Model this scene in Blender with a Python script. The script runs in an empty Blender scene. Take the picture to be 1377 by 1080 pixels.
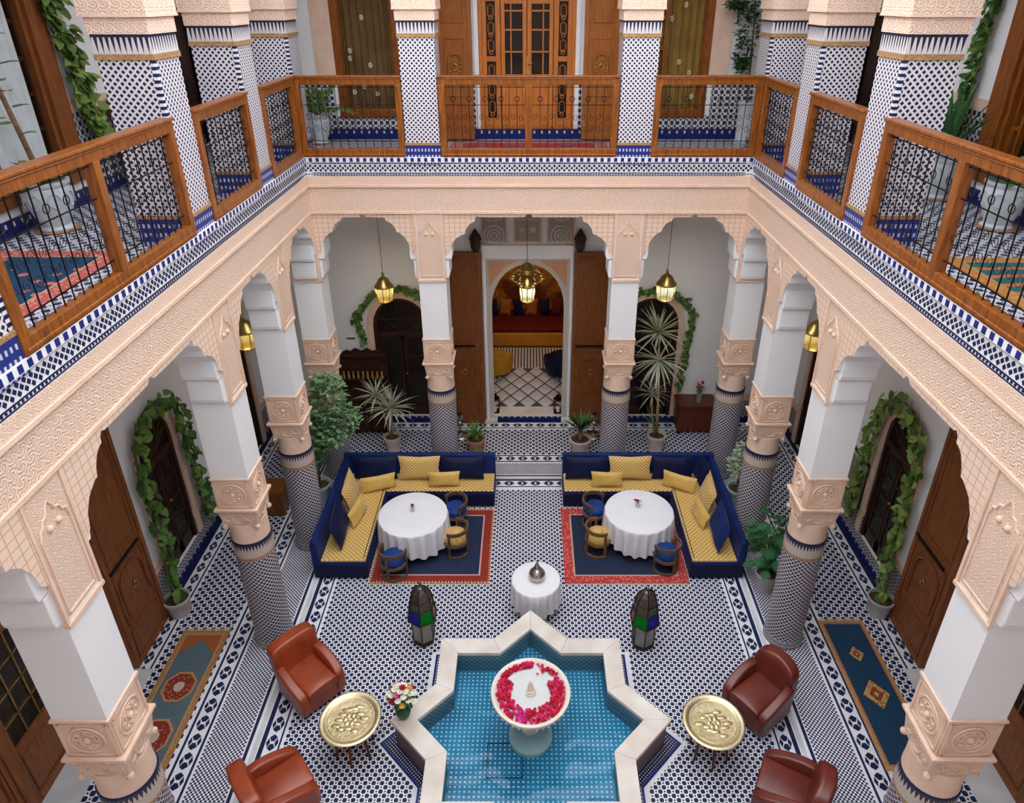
import bpy, math, random
from mathutils import Vector, Matrix
random.seed(7)
PI = math.pi
S = bpy.context.scene
COL = S.collection

# ---------------------------------------------------------------- camera, light, exposure
cam_d = bpy.data.cameras.new('camera')
cam = bpy.data.objects.new('camera', cam_d)
COL.objects.link(cam)
cam.location = (0, 0, 8)
cam.rotation_euler = (PI/2 - 0.4786, 0, 0)
cam_d.sensor_fit = 'HORIZONTAL'
cam_d.sensor_width = 36
cam_d.lens = 942.35/1377*36
cam_d.shift_x = -(711.24-688.5)/1377
cam_d.shift_y = -(540-482.73)/1377
cam_d.clip_end = 200
S.camera = cam
S.view_settings.view_transform = 'Standard'
S.view_settings.look = 'None'
S.view_settings.gamma = 1
S.view_settings.use_curve_mapping = False
S.view_settings.exposure = 1.36
S.cycles.use_denoising = True
S.cycles.max_bounces = 10
S.cycles.diffuse_bounces = 8
S.cycles.transparent_max_bounces = 12

world = bpy.data.worlds.new('sky')
S.world = world
world.use_nodes = True
bg = world.node_tree.nodes['Background']
bg.inputs[0].default_value = (0.93, 0.955, 1.0, 1)
bg.inputs[1].default_value = 1.6

# ---------------------------------------------------------------- mesh helpers
class MB:
    def __init__(s):
        s.v = []; s.f = []; s.m = []; s.mi = 0; s.M = None
    def add(s, vs, fs, mi=None):
        b = len(s.v)
        if s.M is not None:
            M_ = s.M
            s.v.extend(tuple(M_ @ Vector(p)) for p in vs)
        else:
            s.v.extend(vs)
        mi = s.mi if mi is None else mi
        for f in fs:
            s.f.append(tuple(b+i for i in f)); s.m.append(mi)
        return s
    def box(s, x0, x1, y0, y1, z0, z1, mi=None):
        if x0 > x1: x0, x1 = x1, x0
        if y0 > y1: y0, y1 = y1, y0
        if z0 > z1: z0, z1 = z1, z0
        return s.add([(x0,y0,z0),(x1,y0,z0),(x1,y1,z0),(x0,y1,z0),(x0,y0,z1),(x1,y0,z1),(x1,y1,z1),(x0,y1,z1)],
              [(0,3,2,1),(4,5,6,7),(0,1,5,4),(1,2,6,5),(2,3,7,6),(3,0,4,7)], mi)
    def taper(s, x0, x1, y0, y1, z0, z1, d, mi=None):   # box whose top is wider by d on every side
        return s.add([(x0,y0,z0),(x1,y0,z0),(x1,y1,z0),(x0,y1,z0),(x0-d,y0-d,z1),(x1+d,y0-d,z1),(x1+d,y1+d,z1),(x0-d,y1+d,z1)],
              [(0,3,2,1),(4,5,6,7),(0,1,5,4),(1,2,6,5),(2,3,7,6),(3,0,4,7)], mi)
    def prism(s, poly, c0, c1, ax='y', mi=None, side=None):
        # poly in the plane across axis ax; (a,b) -> x,z for 'y'; y,z for 'x'; x,y for 'z'
        def P(a, b, c):
            return (a,c,b) if ax == 'y' else ((c,a,b) if ax == 'x' else (a,b,c))
        n = len(poly)
        ar = sum(poly[i][0]*poly[(i+1)%n][1]-poly[(i+1)%n][0]*poly[i][1] for i in range(n))
        if (ar < 0) ^ (ax == 'y') ^ (c1 < c0): poly = poly[::-1]
        vs = [P(a,b,c0) for a,b in poly]+[P(a,b,c1) for a,b in poly]
        s.add(vs, [tuple(range(n-1,-1,-1)), tuple(range(n,2*n))], mi)
        b = len(s.v)-2*n
        k = (s.mi if mi is None else mi) if side is None else side
        for i in range(n):
            j = (i+1) % n
            s.f.append((b+i,b+j,b+n+j,b+n+i)); s.m.append(k)
        return s
    def lathe(s, prof, n=24, c=(0,0,0), mi=None, fn=None, a0=0, a1=2*PI, cap=True):
        full = abs(a1-a0-2*PI) < 1e-6
        m = n if full else n+1
        vs = []
        for (r, z) in prof:
            for k in range(m):
                a = a0+(a1-a0)*k/n
                rr = r if fn is None else fn(r, z, a)
                vs.append((c[0]+rr*math.cos(a), c[1]+rr*math.sin(a), c[2]+z))
        fs = []
        for i in range(len(prof)-1):
            for k in range(n):
                k2 = (k+1) % m
                fs.append((i*m+k, i*m+k2, (i+1)*m+k2, (i+1)*m+k))
        if cap and full and prof[0][0] > 1e-4: fs.append(tuple(range(m-1,-1,-1)))
        if cap and full and prof[-1][0] > 1e-4: fs.append(tuple((len(prof)-1)*m+k for k in range(m)))
        return s.add(vs, fs, mi)
    def tube(s, pts, r, n=6, mi=None, cap=True):
        pts = [Vector(p) for p in pts]
        N = len(pts); rs = r if isinstance(r, (list, tuple)) else [r]*N
        vs = []; up = Vector((0,0,1)); prev = None
        for i, p in enumerate(pts):
            t = (pts[min(i+1,N-1)]-pts[max(i-1,0)])
            if t.length < 1e-9: t = Vector((0,0,1))
            t.normalize()
            if prev is None:
                u = t.cross(up)
                if u.length < 1e-3: u = t.cross(Vector((1,0,0)))
            else:
                u = prev-t*prev.dot(t)
                if u.length < 1e-6: u = t.cross(Vector((1,0,0)))
            u.normalize(); prev = u; w = t.cross(u)
            for k in range(n):
                a = 2*PI*k/n
                vs.append(tuple(p+rs[i]*(math.cos(a)*u+math.sin(a)*w)))
        fs = []
        for i in range(N-1):
            for k in range(n):
                k2 = (k+1) % n
                fs.append((i*n+k, i*n+k2, (i+1)*n+k2, (i+1)*n+k))
        if cap:
            fs.append(tuple(range(n-1,-1,-1))); fs.append(tuple((N-1)*n+k for k in range(n)))
        return s.add(vs, fs, mi)
    def ring(s, c, R, r, n=24, m=6, axis='z', mi=None, sq=1.0):
        vs = []
        for i in range(n):
            a = 2*PI*i/n
            for k in range(m):
                b = 2*PI*k/m
                q = R+r*math.cos(b); h = r*math.sin(b)*sq
                x, y, z = q*math.cos(a), q*math.sin(a), h
                if axis == 'x': x, y, z = z, x, y
                elif axis == 'y': x, y, z = x, z, y
                vs.append((c[0]+x, c[1]+y, c[2]+z))
        fs = []
        for i in range(n):
            for k in range(m):
                fs.append((i*m+k, ((i+1)%n)*m+k, ((i+1)%n)*m+(k+1)%m, i*m+(k+1)%m))
        return s.add(vs, fs, mi)
    def ball(s, c, rx, ry=None, rz=None, n=12, m=8, mi=None):
        ry = ry or rx; rz = rz or rx
        vs = [(c[0],c[1],c[2]-rz)]
        for i in range(1, m):
            t = -PI/2+PI*i/m
            for k in range(n):
                a = 2*PI*k/n
                vs.append((c[0]+rx*math.cos(t)*math.cos(a), c[1]+ry*math.cos(t)*math.sin(a), c[2]+rz*math.sin(t)))
        vs.append((c[0],c[1],c[2]+rz))
        fs = [(0,1+(k+1)%n,1+k) for k in range(n)]
        for i in range(m-2):
            for k in range(n):
                a = 1+i*n; b = a+n
                fs.append((a+k, a+(k+1)%n, b+(k+1)%n, b+k))
        T = len(vs)-1; a = 1+(m-2)*n
        fs += [(a+k, a+(k+1)%n, T) for k in range(n)]
        return s.add(vs, fs, mi)
    def build(s, name, mats, parent=None, smooth=False, bevel=0, seg=2, sub=0):
        me = bpy.data.meshes.new(name)
        me.from_pydata(s.v, [], s.f)
        if not isinstance(mats, (list, tuple)): mats = [mats]
        for m in mats: me.materials.append(m)
        if len(mats) > 1: me.polygons.foreach_set('material_index', s.m)
        if smooth:
            me.shade_smooth()
            if smooth is not True: me.set_sharp_from_angle(angle=math.radians(smooth))
        me.update()
        return put(name, me, parent, bevel, seg, sub)
def put(name, me, parent=None, bevel=0, seg=2, sub=0):
    o = bpy.data.objects.new(name, me); COL.objects.link(o)
    if parent is not None: o.parent = parent
    if bevel:
        b = o.modifiers.new('bevel', 'BEVEL'); b.width = bevel; b.segments = seg; b.limit_method = 'ANGLE'; b.angle_limit = math.radians(35)
    if sub:
        q = o.modifiers.new('sub', 'SUBSURF'); q.levels = sub; q.render_levels = sub
    return o
def tag(o, label, cat, group=None, kind=None):
    o['label'] = label; o['category'] = cat
    if group: o['group'] = group
    if kind: o['kind'] = kind
    return o
def thing(name, label, cat, loc=(0,0,0), rz=0, group=None, kind=None):
    o = bpy.data.objects.new(name, None); COL.objects.link(o)
    o.empty_display_size = .1
    o.location = loc; o.rotation_euler = (0,0,rz)
    return tag(o, label, cat, group, kind)
def struct(o, label, cat): return tag(o, label, cat, None, 'structure')
def stuff(o): o['kind'] = 'stuff'; return o
def dup(root, loc, rz=None, label=None, group=None, mirror=False):
    def cp(o, par):
        c = o.copy(); COL.objects.link(c)
        if par is not None: c.parent = par
        for ch in o.children: cp(ch, c)
        return c
    r = cp(root, None); r.location = loc
    if rz is not None: r.rotation_euler = (0,0,rz)
    if label: r['label'] = label
    if group: r['group'] = group
    return r

# ---------------------------------------------------------------- materials
class NT:
    def __init__(s, name):
        s.mat = bpy.data.materials.new(name); s.mat.use_nodes = True
        s.t = s.mat.node_tree; s.n = s.t.nodes; s.b = s.n['Principled BSDF']
        s.out = s.n['Material Output']
        s.tc = s.n.new('ShaderNodeTexCoord')
        s.b.inputs['Specular IOR Level'].default_value = .22
    def set(s, **k):
        for a, v in k.items():
            i = s.b.inputs[a.replace('_', ' ')]
            if hasattr(v, 'is_linked') or hasattr(v, 'links'): s.t.links.new(v, i)
            else: i.default_value = v if not isinstance(v, tuple) or len(v) == 4 else (*v, 1)
        return s
    def ln(s, a, b): s.t.links.new(a, b)
    def math(s, op, a, b=None, c=None):
        n = s.n.new('ShaderNodeMath'); n.operation = op
        for i, v in enumerate((a, b, c)):
            if v is None: continue
            if isinstance(v, (int, float)): n.inputs[i].default_value = v
            else: s.ln(v, n.inputs[i])
        return n.outputs[0]
    def xyz(s, src='Object'):
        n = s.n.new('ShaderNodeSeparateXYZ'); s.ln(s.tc.outputs[src], n.inputs[0]); return n.outputs
    def vec(s, x, y, z=0.0):
        n = s.n.new('ShaderNodeCombineXYZ')
        for i, v in enumerate((x, y, z)):
            if isinstance(v, (int, float)): n.inputs[i].default_value = v
            else: s.ln(v, n.inputs[i])
        return n.outputs[0]
    def noise(s, scale, detail=3, vec=None, rough=.5):
        n = s.n.new('ShaderNodeTexNoise'); n.inputs['Scale'].default_value = scale; n.inputs['Detail'].default_value = detail
        n.inputs['Roughness'].default_value = rough
        s.ln(vec if vec is not None else s.tc.outputs['Object'], n.inputs['Vector']); return n.outputs[0]
    def voro(s, scale, vec=None, feat='F1', out=0):
        n = s.n.new('ShaderNodeTexVoronoi'); n.feature = feat; n.inputs['Scale'].default_value = scale
        s.ln(vec if vec is not None else s.tc.outputs['Object'], n.inputs['Vector']); return n.outputs[out]
    def wave(s, scale, dist=3, vec=None, typ='BANDS', dirn='X', dscale=1.0):
        n = s.n.new('ShaderNodeTexWave'); n.wave_type = typ
        if typ == 'BANDS': n.bands_direction = dirn
        n.inputs['Scale'].default_value = scale; n.inputs['Distortion'].default_value = dist; n.inputs['Detail'].default_value = 3
        n.inputs['Detail Scale'].default_value = dscale
        s.ln(vec if vec is not None else s.tc.outputs['Object'], n.inputs['Vector']); return n.outputs[1]
    def ramp(s, fac, a, b, lo=0., hi=1.):
        n = s.n.new('ShaderNodeValToRGB'); s.ln(fac, n.inputs[0])
        e = n.color_ramp.elements; e[0].position = lo; e[1].position = hi
        e[0].color = (*a, 1); e[1].color = (*b, 1); return n.outputs[0]
    def mix(s, fac, a, b):
        n = s.n.new('ShaderNodeMix'); n.data_type = 'RGBA'
        if isinstance(fac, (int, float)): n.inputs[0].default_value = fac
        else: s.ln(fac, n.inputs[0])
        for i, v in ((6, a), (7, b)):
            if isinstance(v, tuple): n.inputs[i].default_value = (*v[:3], 1)
            else: s.ln(v, n.inputs[i])
        return n.outputs[2]
    def bump(s, h, strength=.3, dist=.01):
        n = s.n.new('ShaderNodeBump'); n.inputs['Strength'].default_value = strength; n.inputs['Distance'].default_value = dist
        s.ln(h, n.inputs['Height']); s.ln(n.outputs[0], s.b.inputs['Normal']); return s
    def scaled(s, sx, sy, sz, src='Object'):
        n = s.n.new('ShaderNodeMapping'); n.inputs['Scale'].default_value = (sx, sy, sz)
        s.ln(s.tc.outputs[src], n.inputs['Vector']); return n.outputs[0]
    # square-lattice mask: 1 inside a square of half-size hs in cells of period p (u, v sockets)
    def cell(s, u, p, off=0.0):
        a = s.math('MULTIPLY_ADD', u, 1.0/p, off)
        a = s.math('FRACT', a)
        a = s.math('SUBTRACT', a, .5)
        return s.math('ABSOLUTE', a)
    def lattice(s, u, v, p, hs, off=(0, 0), pv=None):
        m = s.math('MAXIMUM', s.cell(u, p, off[0]), s.cell(v, pv or p, off[1]))
        return s.math('LESS_THAN', m, hs)
def simple(name, col, rough=.5, metal=0, col2=None, scale=8, bump=0, bscale=60, coat=0, detail=3, dist=.01, **k):
    t = NT(name)
    c2 = col2 or tuple(x*.82 for x in col)
    t.set(Base_Color=t.ramp(t.noise(scale, detail), c2, col, .3, .7), Roughness=rough, Metallic=metal)
    if coat: t.set(Coat_Weight=coat, Coat_Roughness=.15)
    if bump: t.bump(t.noise(bscale, 3), bump, dist)
    for a, v in k.items(): t.set(**{a: v})
    return t.mat
def wood(name, col, col2, rough=.4, sc=(6, 6, .6), coat=.2, bump=.15):
    t = NT(name)
    v = t.scaled(*sc)
    w = t.noise(6, 6, v, .65)
    t.set(Base_Color=t.ramp(w, col2, col, .3, .7), Roughness=rough, Coat_Weight=coat, Coat_Roughness=.25)
    t.bump(w, bump, .004)
    return t.mat

NAVY = (.010, .014, .052)
TWHITE = (.82, .825, .85)
m_white = simple('white_plaster', (.85,.855,.865), .75, col2=(.81,.82,.84), scale=1.5, bump=.05, bscale=12)
m_tile_white = simple('white_zellige', TWHITE, .42, col2=(.74,.75,.79), scale=3)
m_navy = simple('navy_zellige', NAVY, .42, col2=(.016,.024,.09), scale=9)
m_navy2 = simple('blue_zellige', (.012,.022,.15), .22, col2=(.02,.035,.2), scale=9)
m_marble = simple('marble', (.80,.77,.72), .3, col2=(.62,.54,.46), scale=2.4, detail=9)
m_marble_cool = simple('marble_cool', (.70,.72,.74), .3, col2=(.5,.52,.55), scale=2.2, detail=8)
PEACH = (.80,.61,.485)
PEACH_SHADE = (.58,.385,.275)  # darker peach for carved hollows, shade put into the colour
m_peach = simple('peach_plaster', PEACH, .8, col2=(.72,.50,.37), scale=5, bump=.15, bscale=40)
def carved(name, scale, strength=.55, dist=.02, c1=PEACH, c2=PEACH_SHADE, rows=False):
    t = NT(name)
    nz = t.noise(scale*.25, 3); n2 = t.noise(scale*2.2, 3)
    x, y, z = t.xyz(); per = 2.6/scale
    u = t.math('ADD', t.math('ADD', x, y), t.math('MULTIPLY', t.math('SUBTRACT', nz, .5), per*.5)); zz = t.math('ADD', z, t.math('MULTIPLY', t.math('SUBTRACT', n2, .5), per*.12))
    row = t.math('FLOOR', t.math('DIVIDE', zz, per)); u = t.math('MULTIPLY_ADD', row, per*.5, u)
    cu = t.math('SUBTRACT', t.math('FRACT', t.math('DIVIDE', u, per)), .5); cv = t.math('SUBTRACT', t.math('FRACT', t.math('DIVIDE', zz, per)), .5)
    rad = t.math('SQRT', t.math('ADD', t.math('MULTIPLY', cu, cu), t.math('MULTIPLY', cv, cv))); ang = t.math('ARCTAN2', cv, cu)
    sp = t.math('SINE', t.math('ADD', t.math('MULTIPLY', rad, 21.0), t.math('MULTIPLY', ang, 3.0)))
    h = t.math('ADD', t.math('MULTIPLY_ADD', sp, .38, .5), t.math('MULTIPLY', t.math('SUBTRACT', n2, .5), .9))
    t.set(Base_Color=t.ramp(h, c2, c1, .05, .42), Roughness=.85)  # relief height picks the colour; a darker c2 paints shade into hollows
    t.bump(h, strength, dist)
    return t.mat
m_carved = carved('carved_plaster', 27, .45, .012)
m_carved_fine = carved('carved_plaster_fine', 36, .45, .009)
m_carved_lattice = None
def lattice_mat():
    t = NT('lattice_plaster'); x, y, z = t.xyz()
    u = t.math('ADD', x, y)
    m = t.math('MAXIMUM', t.cell(u, .085), t.cell(z, .075))
    g = t.math('GREATER_THAN', m, .44)
    t.set(Base_Color=t.mix(g, PEACH, (.62,.40,.27)), Roughness=.85)
    t.bump(t.math('MULTIPLY', g, -1), .5, .01)
    return t.mat
m_lattice = lattice_mat()
m_wood = wood('honey_wood', (.34,.105,.014), (.12,.030,.004), .32, coat=.45)
m_wood_orange = wood('door_wood_orange', (.62,.22,.045), (.42,.12,.02), .4, coat=.3)
m_wood_brown = wood('door_wood_brown', (.29,.10,.030), (.14,.042,.012), .42, coat=.12)
m_wood_dark = wood('dark_wood', (.055,.020,.011), (.022,.009,.006), .45)
m_black = simple('black_iron', (.012,.011,.013), .45, .6, col2=(.02,.018,.018))
m_glass_dark = simple('dark_glass', (.014,.012,.012), .12, col2=(.03,.022,.018), scale=2)
m_brass = simple('brass', (.62,.45,.16), .28, 1, col2=(.42,.28,.09), scale=20, bump=.2, bscale=90, dist=.004)
m_silver = simple('silver', (.62,.60,.57), .22, 1, col2=(.42,.40,.38), scale=14, bump=.15, bscale=80, dist=.003)

# ---------------------------------------------------------------- measures (metres)
A = 3.351; W = .44; B = 1.33
YP = [10.575, 8.684, 6.754, 3.62, 1.69]
XW = 5.35; YW = 12.6; YN = -2.2
ZF = 5.78            # upper floor
ZS = 3.92            # spring of the arches
ZA = 5.03            # underside of the frieze
# ---------------------------------------------------------------- walls with openings
def arch_pts(a0, a1, zs, za, n=10):      # semi-elliptic head from a1 side to a0 side
    c = (a0+a1)/2; h = (a1-a0)/2
    return [(c+h*math.cos(PI*k/n), zs+(za-zs)*math.sin(PI*k/n)) for k in range(n+1)]
def wall(name, ax, c0, c1, a0, a1, z0, z1, ops, mat, label):
    mb = MB()
    def blk(p0, p1, q0, q1):
        if p1-p0 < 1e-4 or q1-q0 < 1e-4: return
        mb.prism([(p0,q0),(p1,q0),(p1,q1),(p0,q1)], c0, c1, ax)
    cur = a0
    for (oa, ob, za, zb, spring) in sorted(ops):
        blk(cur, oa, z0, z1); blk(oa, ob, z0, za)
        if spring is None: blk(oa, ob, zb, z1)
        else: mb.prism([(oa,z1),(oa,spring)]+arch_pts(oa,ob,spring,zb)[::-1][1:]+[(ob,z1)], c0, c1, ax)
        cur = ob
    blk(cur, a1, z0, z1)
    return struct(mb.build(name, mat), label, 'wall')

# floor base
fl = MB().box(-XW-.2, XW+.2, YN, YW+.2, -.2, 0).build('floor', m_tile_white)
struct(fl, 'white glazed courtyard floor set with small navy zellige tiles', 'floor')

side_ops = [(4.50, 6.30, 0, 2.95, 2.35), (7.84, 8.78, .28, 2.72, 2.25), (10.35, 11.75, 0, 2.9, 2.3)]
wall('wall_left', 'x', -XW, -XW-.3, YN, YW+.3, 0, 5.5, side_ops, m_white, 'white plaster wall of the gallery with the octagon runner')
wall('wall_right', 'x', XW, XW+.3, YN, YW+.3, 0, 5.5, side_ops, m_white, 'white plaster wall of the gallery with the diamond runner')
wall('wall_back', 'y', YW, YW+.3, -XW, XW, 0, 5.5, [(-.76,.72,.1,3.54,2.60),(-3.08,-1.98,.12,2.80,2.20),(1.86,2.96,.12,2.80,2.20)], m_white,
     'white plaster back wall of the courtyard with the salon doorway')
wall('wall_near', 'y', YN, YN-.3, -XW-.3, XW+.3, 0, 9.6, [], m_peach, 'peach plaster wall behind the gallery facing the salon')
up_ops = [(7.0, 8.42, 6.15, 9.0, None), (11.15, 12.15, 5.8, 7.72, None)]
wall('wall_upper_left', 'x', -XW, -XW-.3, YN, YW+.3, 5.5, 9.6, up_ops, m_white, 'pale blue-white wall of the upper gallery with the coral-bordered carpet')
wall('wall_upper_right', 'x', XW, XW+.3, YN, YW+.3, 5.5, 9.6, up_ops, m_white, 'pale blue-white wall of the upper gallery with the striped carpet')
wall('wall_upper_back', 'y', YW, YW+.3, -XW, XW, 5.5, 9.6, [(-.83,.77,5.9,9.0,None),(-3.2,-2.14,6.2,9.0,None),(1.92,2.98,6.2,9.0,None)], m_white,
     'white wall of the back upper gallery with the orange wooden door')

# gallery ceilings / upper floor / roof
mb = MB()
def ring_boxes(mb, z0, z1, hx, y0, y1):
    mb.box(-XW, -hx, YN, YW, z0, z1); mb.box(hx, XW, YN, YW, z0, z1)
    mb.box(-hx, hx, y1, YW, z0, z1); mb.box(-hx, hx, YN, y0, z0, z1)
ring_boxes(mb, 5.40, ZF-.02, A+W-.02, -.3, 11.0)
struct(mb.build('ceiling', m_white), 'white ceiling of the ground floor galleries', 'ceiling')
def upper_floor_mat():
    t = NT('upper_floor_zellige'); x, y, z = t.xyz()
    u = t.math('ADD', x, y); v = t.math('SUBTRACT', x, y)
    a = t.lattice(u, v, .15, .29); b = t.lattice(u, v, .15, .10, (.5, 0)); c = t.lattice(u, v, .15, .10, (0, .5))
    m = t.math('MAXIMUM', a, t.math('MAXIMUM', b, c))
    t.set(Base_Color=t.mix(m, (.62,.64,.72), NAVY), Roughness=.3)
    return t.mat
m_ufloor = upper_floor_mat()
mb = MB(); ring_boxes(mb, ZF-.02, ZF, A+.05, -.3, 10.62)
struct(mb.build('floor_upper', m_ufloor), 'blue and white tiled floor of the upper gallery', 'floor')
mb = MB(); ring_boxes(mb, 9.3, 9.6, A+.1, -.3, 10.5)
struct(mb.build('ceiling_upper', m_white), 'white roof slab over the upper galleries', 'ceiling')

# ---------------------------------------------------------------- arcades: arches + beams
def intrados(a, wide):
    if wide: p = [(1.26,4.22),(1.25,4.40),(1.22,4.52),(1.15,4.62),(1.04,4.69),(1.00,4.695),(.985,4.76),(.93,4.85),(.87,4.89),(.84,4.895),(.83,4.95),(.80,4.985),(.76,4.965),(.30,4.965),(.06,4.97),(.03,5.0)]; k = a/1.33
    else: p = [(.72,4.22),(.71,4.40),(.68,4.54),(.62,4.65),(.54,4.72),(.50,4.725),(.485,4.79),(.44,4.86),(.38,4.90),(.35,4.905),(.34,4.95),(.31,4.965),(.05,4.965),(.025,5.0)]; k = a/.79
    pts = [(a, 4.36), (a-.03, 4.36)] + [(x*k, z) for x, z in p[1:]] + [(0, ZA-.003)]
    return pts
def spandrel(mb, c, a, wide, d0, d1, ax):
    r = intrados(a, wide)
    poly = [(c-a, ZA), (c+a, ZA)] + [(c+x, z) for x, z in r] + [(c-x, z) for x, z in r[::-1][1:]]
    mb.prism(poly, d0, d1, ax, mi=1, side=0)
def arcade(name, ax, sgn, label):
    # courtyard face at +-A (sides) or YP[0] (back)
    mb = MB()
    if ax == 'x':
        f, bk = sgn*A, sgn*(A+W)
        for (p, q, wd) in ((YP[1]+W, YP[0], 0), (YP[2]+W, YP[1], 0), (YP[3]+W, YP[2], 1), (YP[4]+W, YP[3], 0)):
            spandrel(mb, (p+q)/2, (q-p)/2, wd, f-sgn*.012, bk+sgn*.012, 'x')
        mb.mi = 0
        mb.box(f, bk, YN, 11.015, ZA, 5.755)
    else:
        f, bk = YP[0], YP[0]+W
        for (p, q, wd) in ((-A, -B-W, 0), (-B, B, 1), (B+W, A, 0)):
            spandrel(mb, (p+q)/2, (q-p)/2, wd, f+.012, bk-.012, 'y')
        mb.mi = 0
        mb.box(-A, A, f, bk, ZA, 5.755)
    o = struct(mb.build(name, [m_white, m_lattice]), label, 'wall')
    n = -sgn if ax == 'x' else -1          # outward direction of the face
    def slab(nm, z0, z1, pr, mat, back=0.0):
        q = MB()
        if ax == 'x': q.box(f+n*back, f+n*pr, YN, YP[0]-back+0.0, z0, z1)
        else: q.box(-A, A, f+n*back, f+n*pr, z0, z1)
        return q.build(nm, mat, o)
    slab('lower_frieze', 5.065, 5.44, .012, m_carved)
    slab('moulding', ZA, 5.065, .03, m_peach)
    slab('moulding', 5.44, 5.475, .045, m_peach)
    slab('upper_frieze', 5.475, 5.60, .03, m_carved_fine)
    slab('band_ground', 5.60, 5.80, .02, m_tile_white)
    slab('coping', 5.81, 5.885, .055, m_tile_white, -.06); slab('curb', 5.755, 5.81, .015, m_tile_white, -.06)
    # zellige on the band: real tiles
    tb = MB(); tw = MB()
    if ax == 'x': s0, s1 = 3.0, YP[0]-.03
    else: s0, s1 = -A+.03, A-.03
    def tile(m, s, z, ws, wz, pr, rot=False):
        hs, hz = ws/2, wz/2
        q = [(s-hs,z),(s,z-hz),(s+hs,z),(s,z+hz)] if rot else [(s-hs,z-hz),(s+hs,z-hz),(s+hs,z+hz),(s-hs,z+hz)]
        e = .004
        def P(a, b, d): return (f+n*d, a, b) if ax == 'x' else (a, f+n*d, b)
        fs = [(4,5,6,7),(0,1,5,4),(1,2,6,5),(2,3,7,6),(3,0,4,7)]
        if (ax == 'x' and n < 0): fs = [t[::-1] for t in fs]
        m.add([P(a,b,pr-.003) for a,b in q]+[P(a*.9+s*.1,b*.9+z*.1,pr+e) for a,b in q], fs)
    near = []
    k = 0; s = s0
    while s < s1:                                   # alternating blue blocks on the coping
        near.append((s, 5.8475, .05, .06, .056, 0)); s += .10
    L = s1-s0
    for zz, hh in ((5.792, .012), (5.648, .012), (5.612, .010)):
        tile(tb, (s0+s1)/2, zz, L, hh, .021)
    s = s0
    while s < s1:                                   # net of dark diamonds, two rows and a half
        near.append((s, 5.752, .046, .050, .021, 1)); near.append((s+.037, 5.72, .046, .050, .021, 1)); near.append((s, 5.688, .046, .050, .021, 1))
        s += .074
    s = s0
    while s < s1:
        tile(tb, s, 5.63, .022, .018, .021); s += .042
    if ax == 'x':
        near.sort(key=lambda t: t[0]); cut = 150
    else: cut = 0
    for i, (s, z, a, b, pr, r) in enumerate(near):
        if i < cut and s > 3.6:
            q = MB(); tile(q, s, z, a, b, pr, bool(r)); q.build('tile', m_navy2 if not r else m_navy, o)
        else: tile(tb if r else tw, s, z, a, b, pr, bool(r))
    stuff(tb.build('tile_net', m_navy, o)); stuff(tw.build('tile_blocks', m_navy2, o))
    return o
arcade('wall_arcade_left', 'x', -1, 'carved peach frieze and scalloped arches along the octagon runner side of the court')
arcade('wall_arcade_right', 'x', 1, 'carved peach frieze and scalloped arches along the diamond runner side of the court')
arcade('wall_arcade_back', 'y', 1, 'carved peach frieze and three scalloped arches at the back of the court')

# ---------------------------------------------------------------- courtyard floor zellige
def quad_tile(m, x, y, hx, hy, rot=0, h=.003, z=0.0):
    if rot: q = [(x-hx,y),(x,y-hy),(x+hx,y),(x,y+hy)]
    else: q = [(x-hx,y-hy),(x+hx,y-hy),(x+hx,y+hy),(x-hx,y+hy)]
    m.add([(a,b,z) for a,b in q]+[(a*.9+x*.1,b*.9+y*.1,z+h) for a,b in q], [(4,5,6,7),(0,1,5,4),(1,2,6,5),(2,3,7,6),(3,0,4,7)])
def octo(m, x, y, h, z=.003):       # square with cut corners
    c = h*.55
    q = [(x-h,y-c),(x-c,y-h),(x+c,y-h),(x+h,y-c),(x+h,y+c),(x+c,y+h),(x-c,y+h),(x-h,y+c)]
    m.add([(a,b,0) for a,b in q]+[(a,b,z) for a,b in q], [tuple(range(8,16))]+[(i,(i+1)%8,8+(i+1)%8,8+i) for i in range(8)])
YF = 3.2                     # nearest row of tiles that is laid out
SC = (.02, 5.354); SO = 1.171; SI = .94
def in_star(x, y, s):
    dx, dy = abs(x-SC[0]), abs(y-SC[1])
    return (dx < s and dy < s) or (dx+dy < s*math.sqrt(2))
court = MB(); p = .096
nx = int(2.93/(p/2)); j = 0; y = YF
while y < 10.25:
    for i in range(-nx, nx+1):
        x = i*p/2
        if in_star(x, y, SO+.155): continue
        if (i+j) % 2 == 0: octo(court, x, y, .0238)
        else: quad_tile(court, x, y, .009, .009)
    y += p/2; j += 1
stuff(court.build('tile_field', m_navy, fl))
fine = MB(); p = .05
def fine_field(x0, x1, y0, y1):
    j = 0; y = y0+p/2
    while y < y1-p/4:
        i = 0; x = x0+p/4
        while x < x1-p/5:
            if (i+j) % 2 == 0: quad_tile(fine, x, y, .0128, .0128)
            i += 1; x += p/2
        y += p/2; j += 1
fine_field(-3.88, -3.40, YF, 11.08); fine_field(3.40, 3.88, YF, 11.08); fine_field(-3.40, 3.40, 10.69, 11.06)
stuff(fine.build('tile_band', m_navy, fl))
gal = MB(); p = .125; cand = []
def gal_field(x0, x1, y0, y1):
    ni = int((x1-x0)/(p/2)); nj = int((y1-y0)/(p/2))
    ox = ((x1-x0)-ni*p/2)/2
    for j in range(nj+1):
        for i in range(ni+1):
            x, y = x0+ox+i*p/2, y0+j*p/2
            if (i+j) % 2 == 0: cand.append((x, y))
            else: quad_tile(gal, x, y, .0115, .0115)
gal_field(-5.0, -4.22, YF, 12.25); gal_field(4.22, 5.0, YF, 12.25); gal_field(-4.12, 4.12, 11.38, 12.22)
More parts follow.
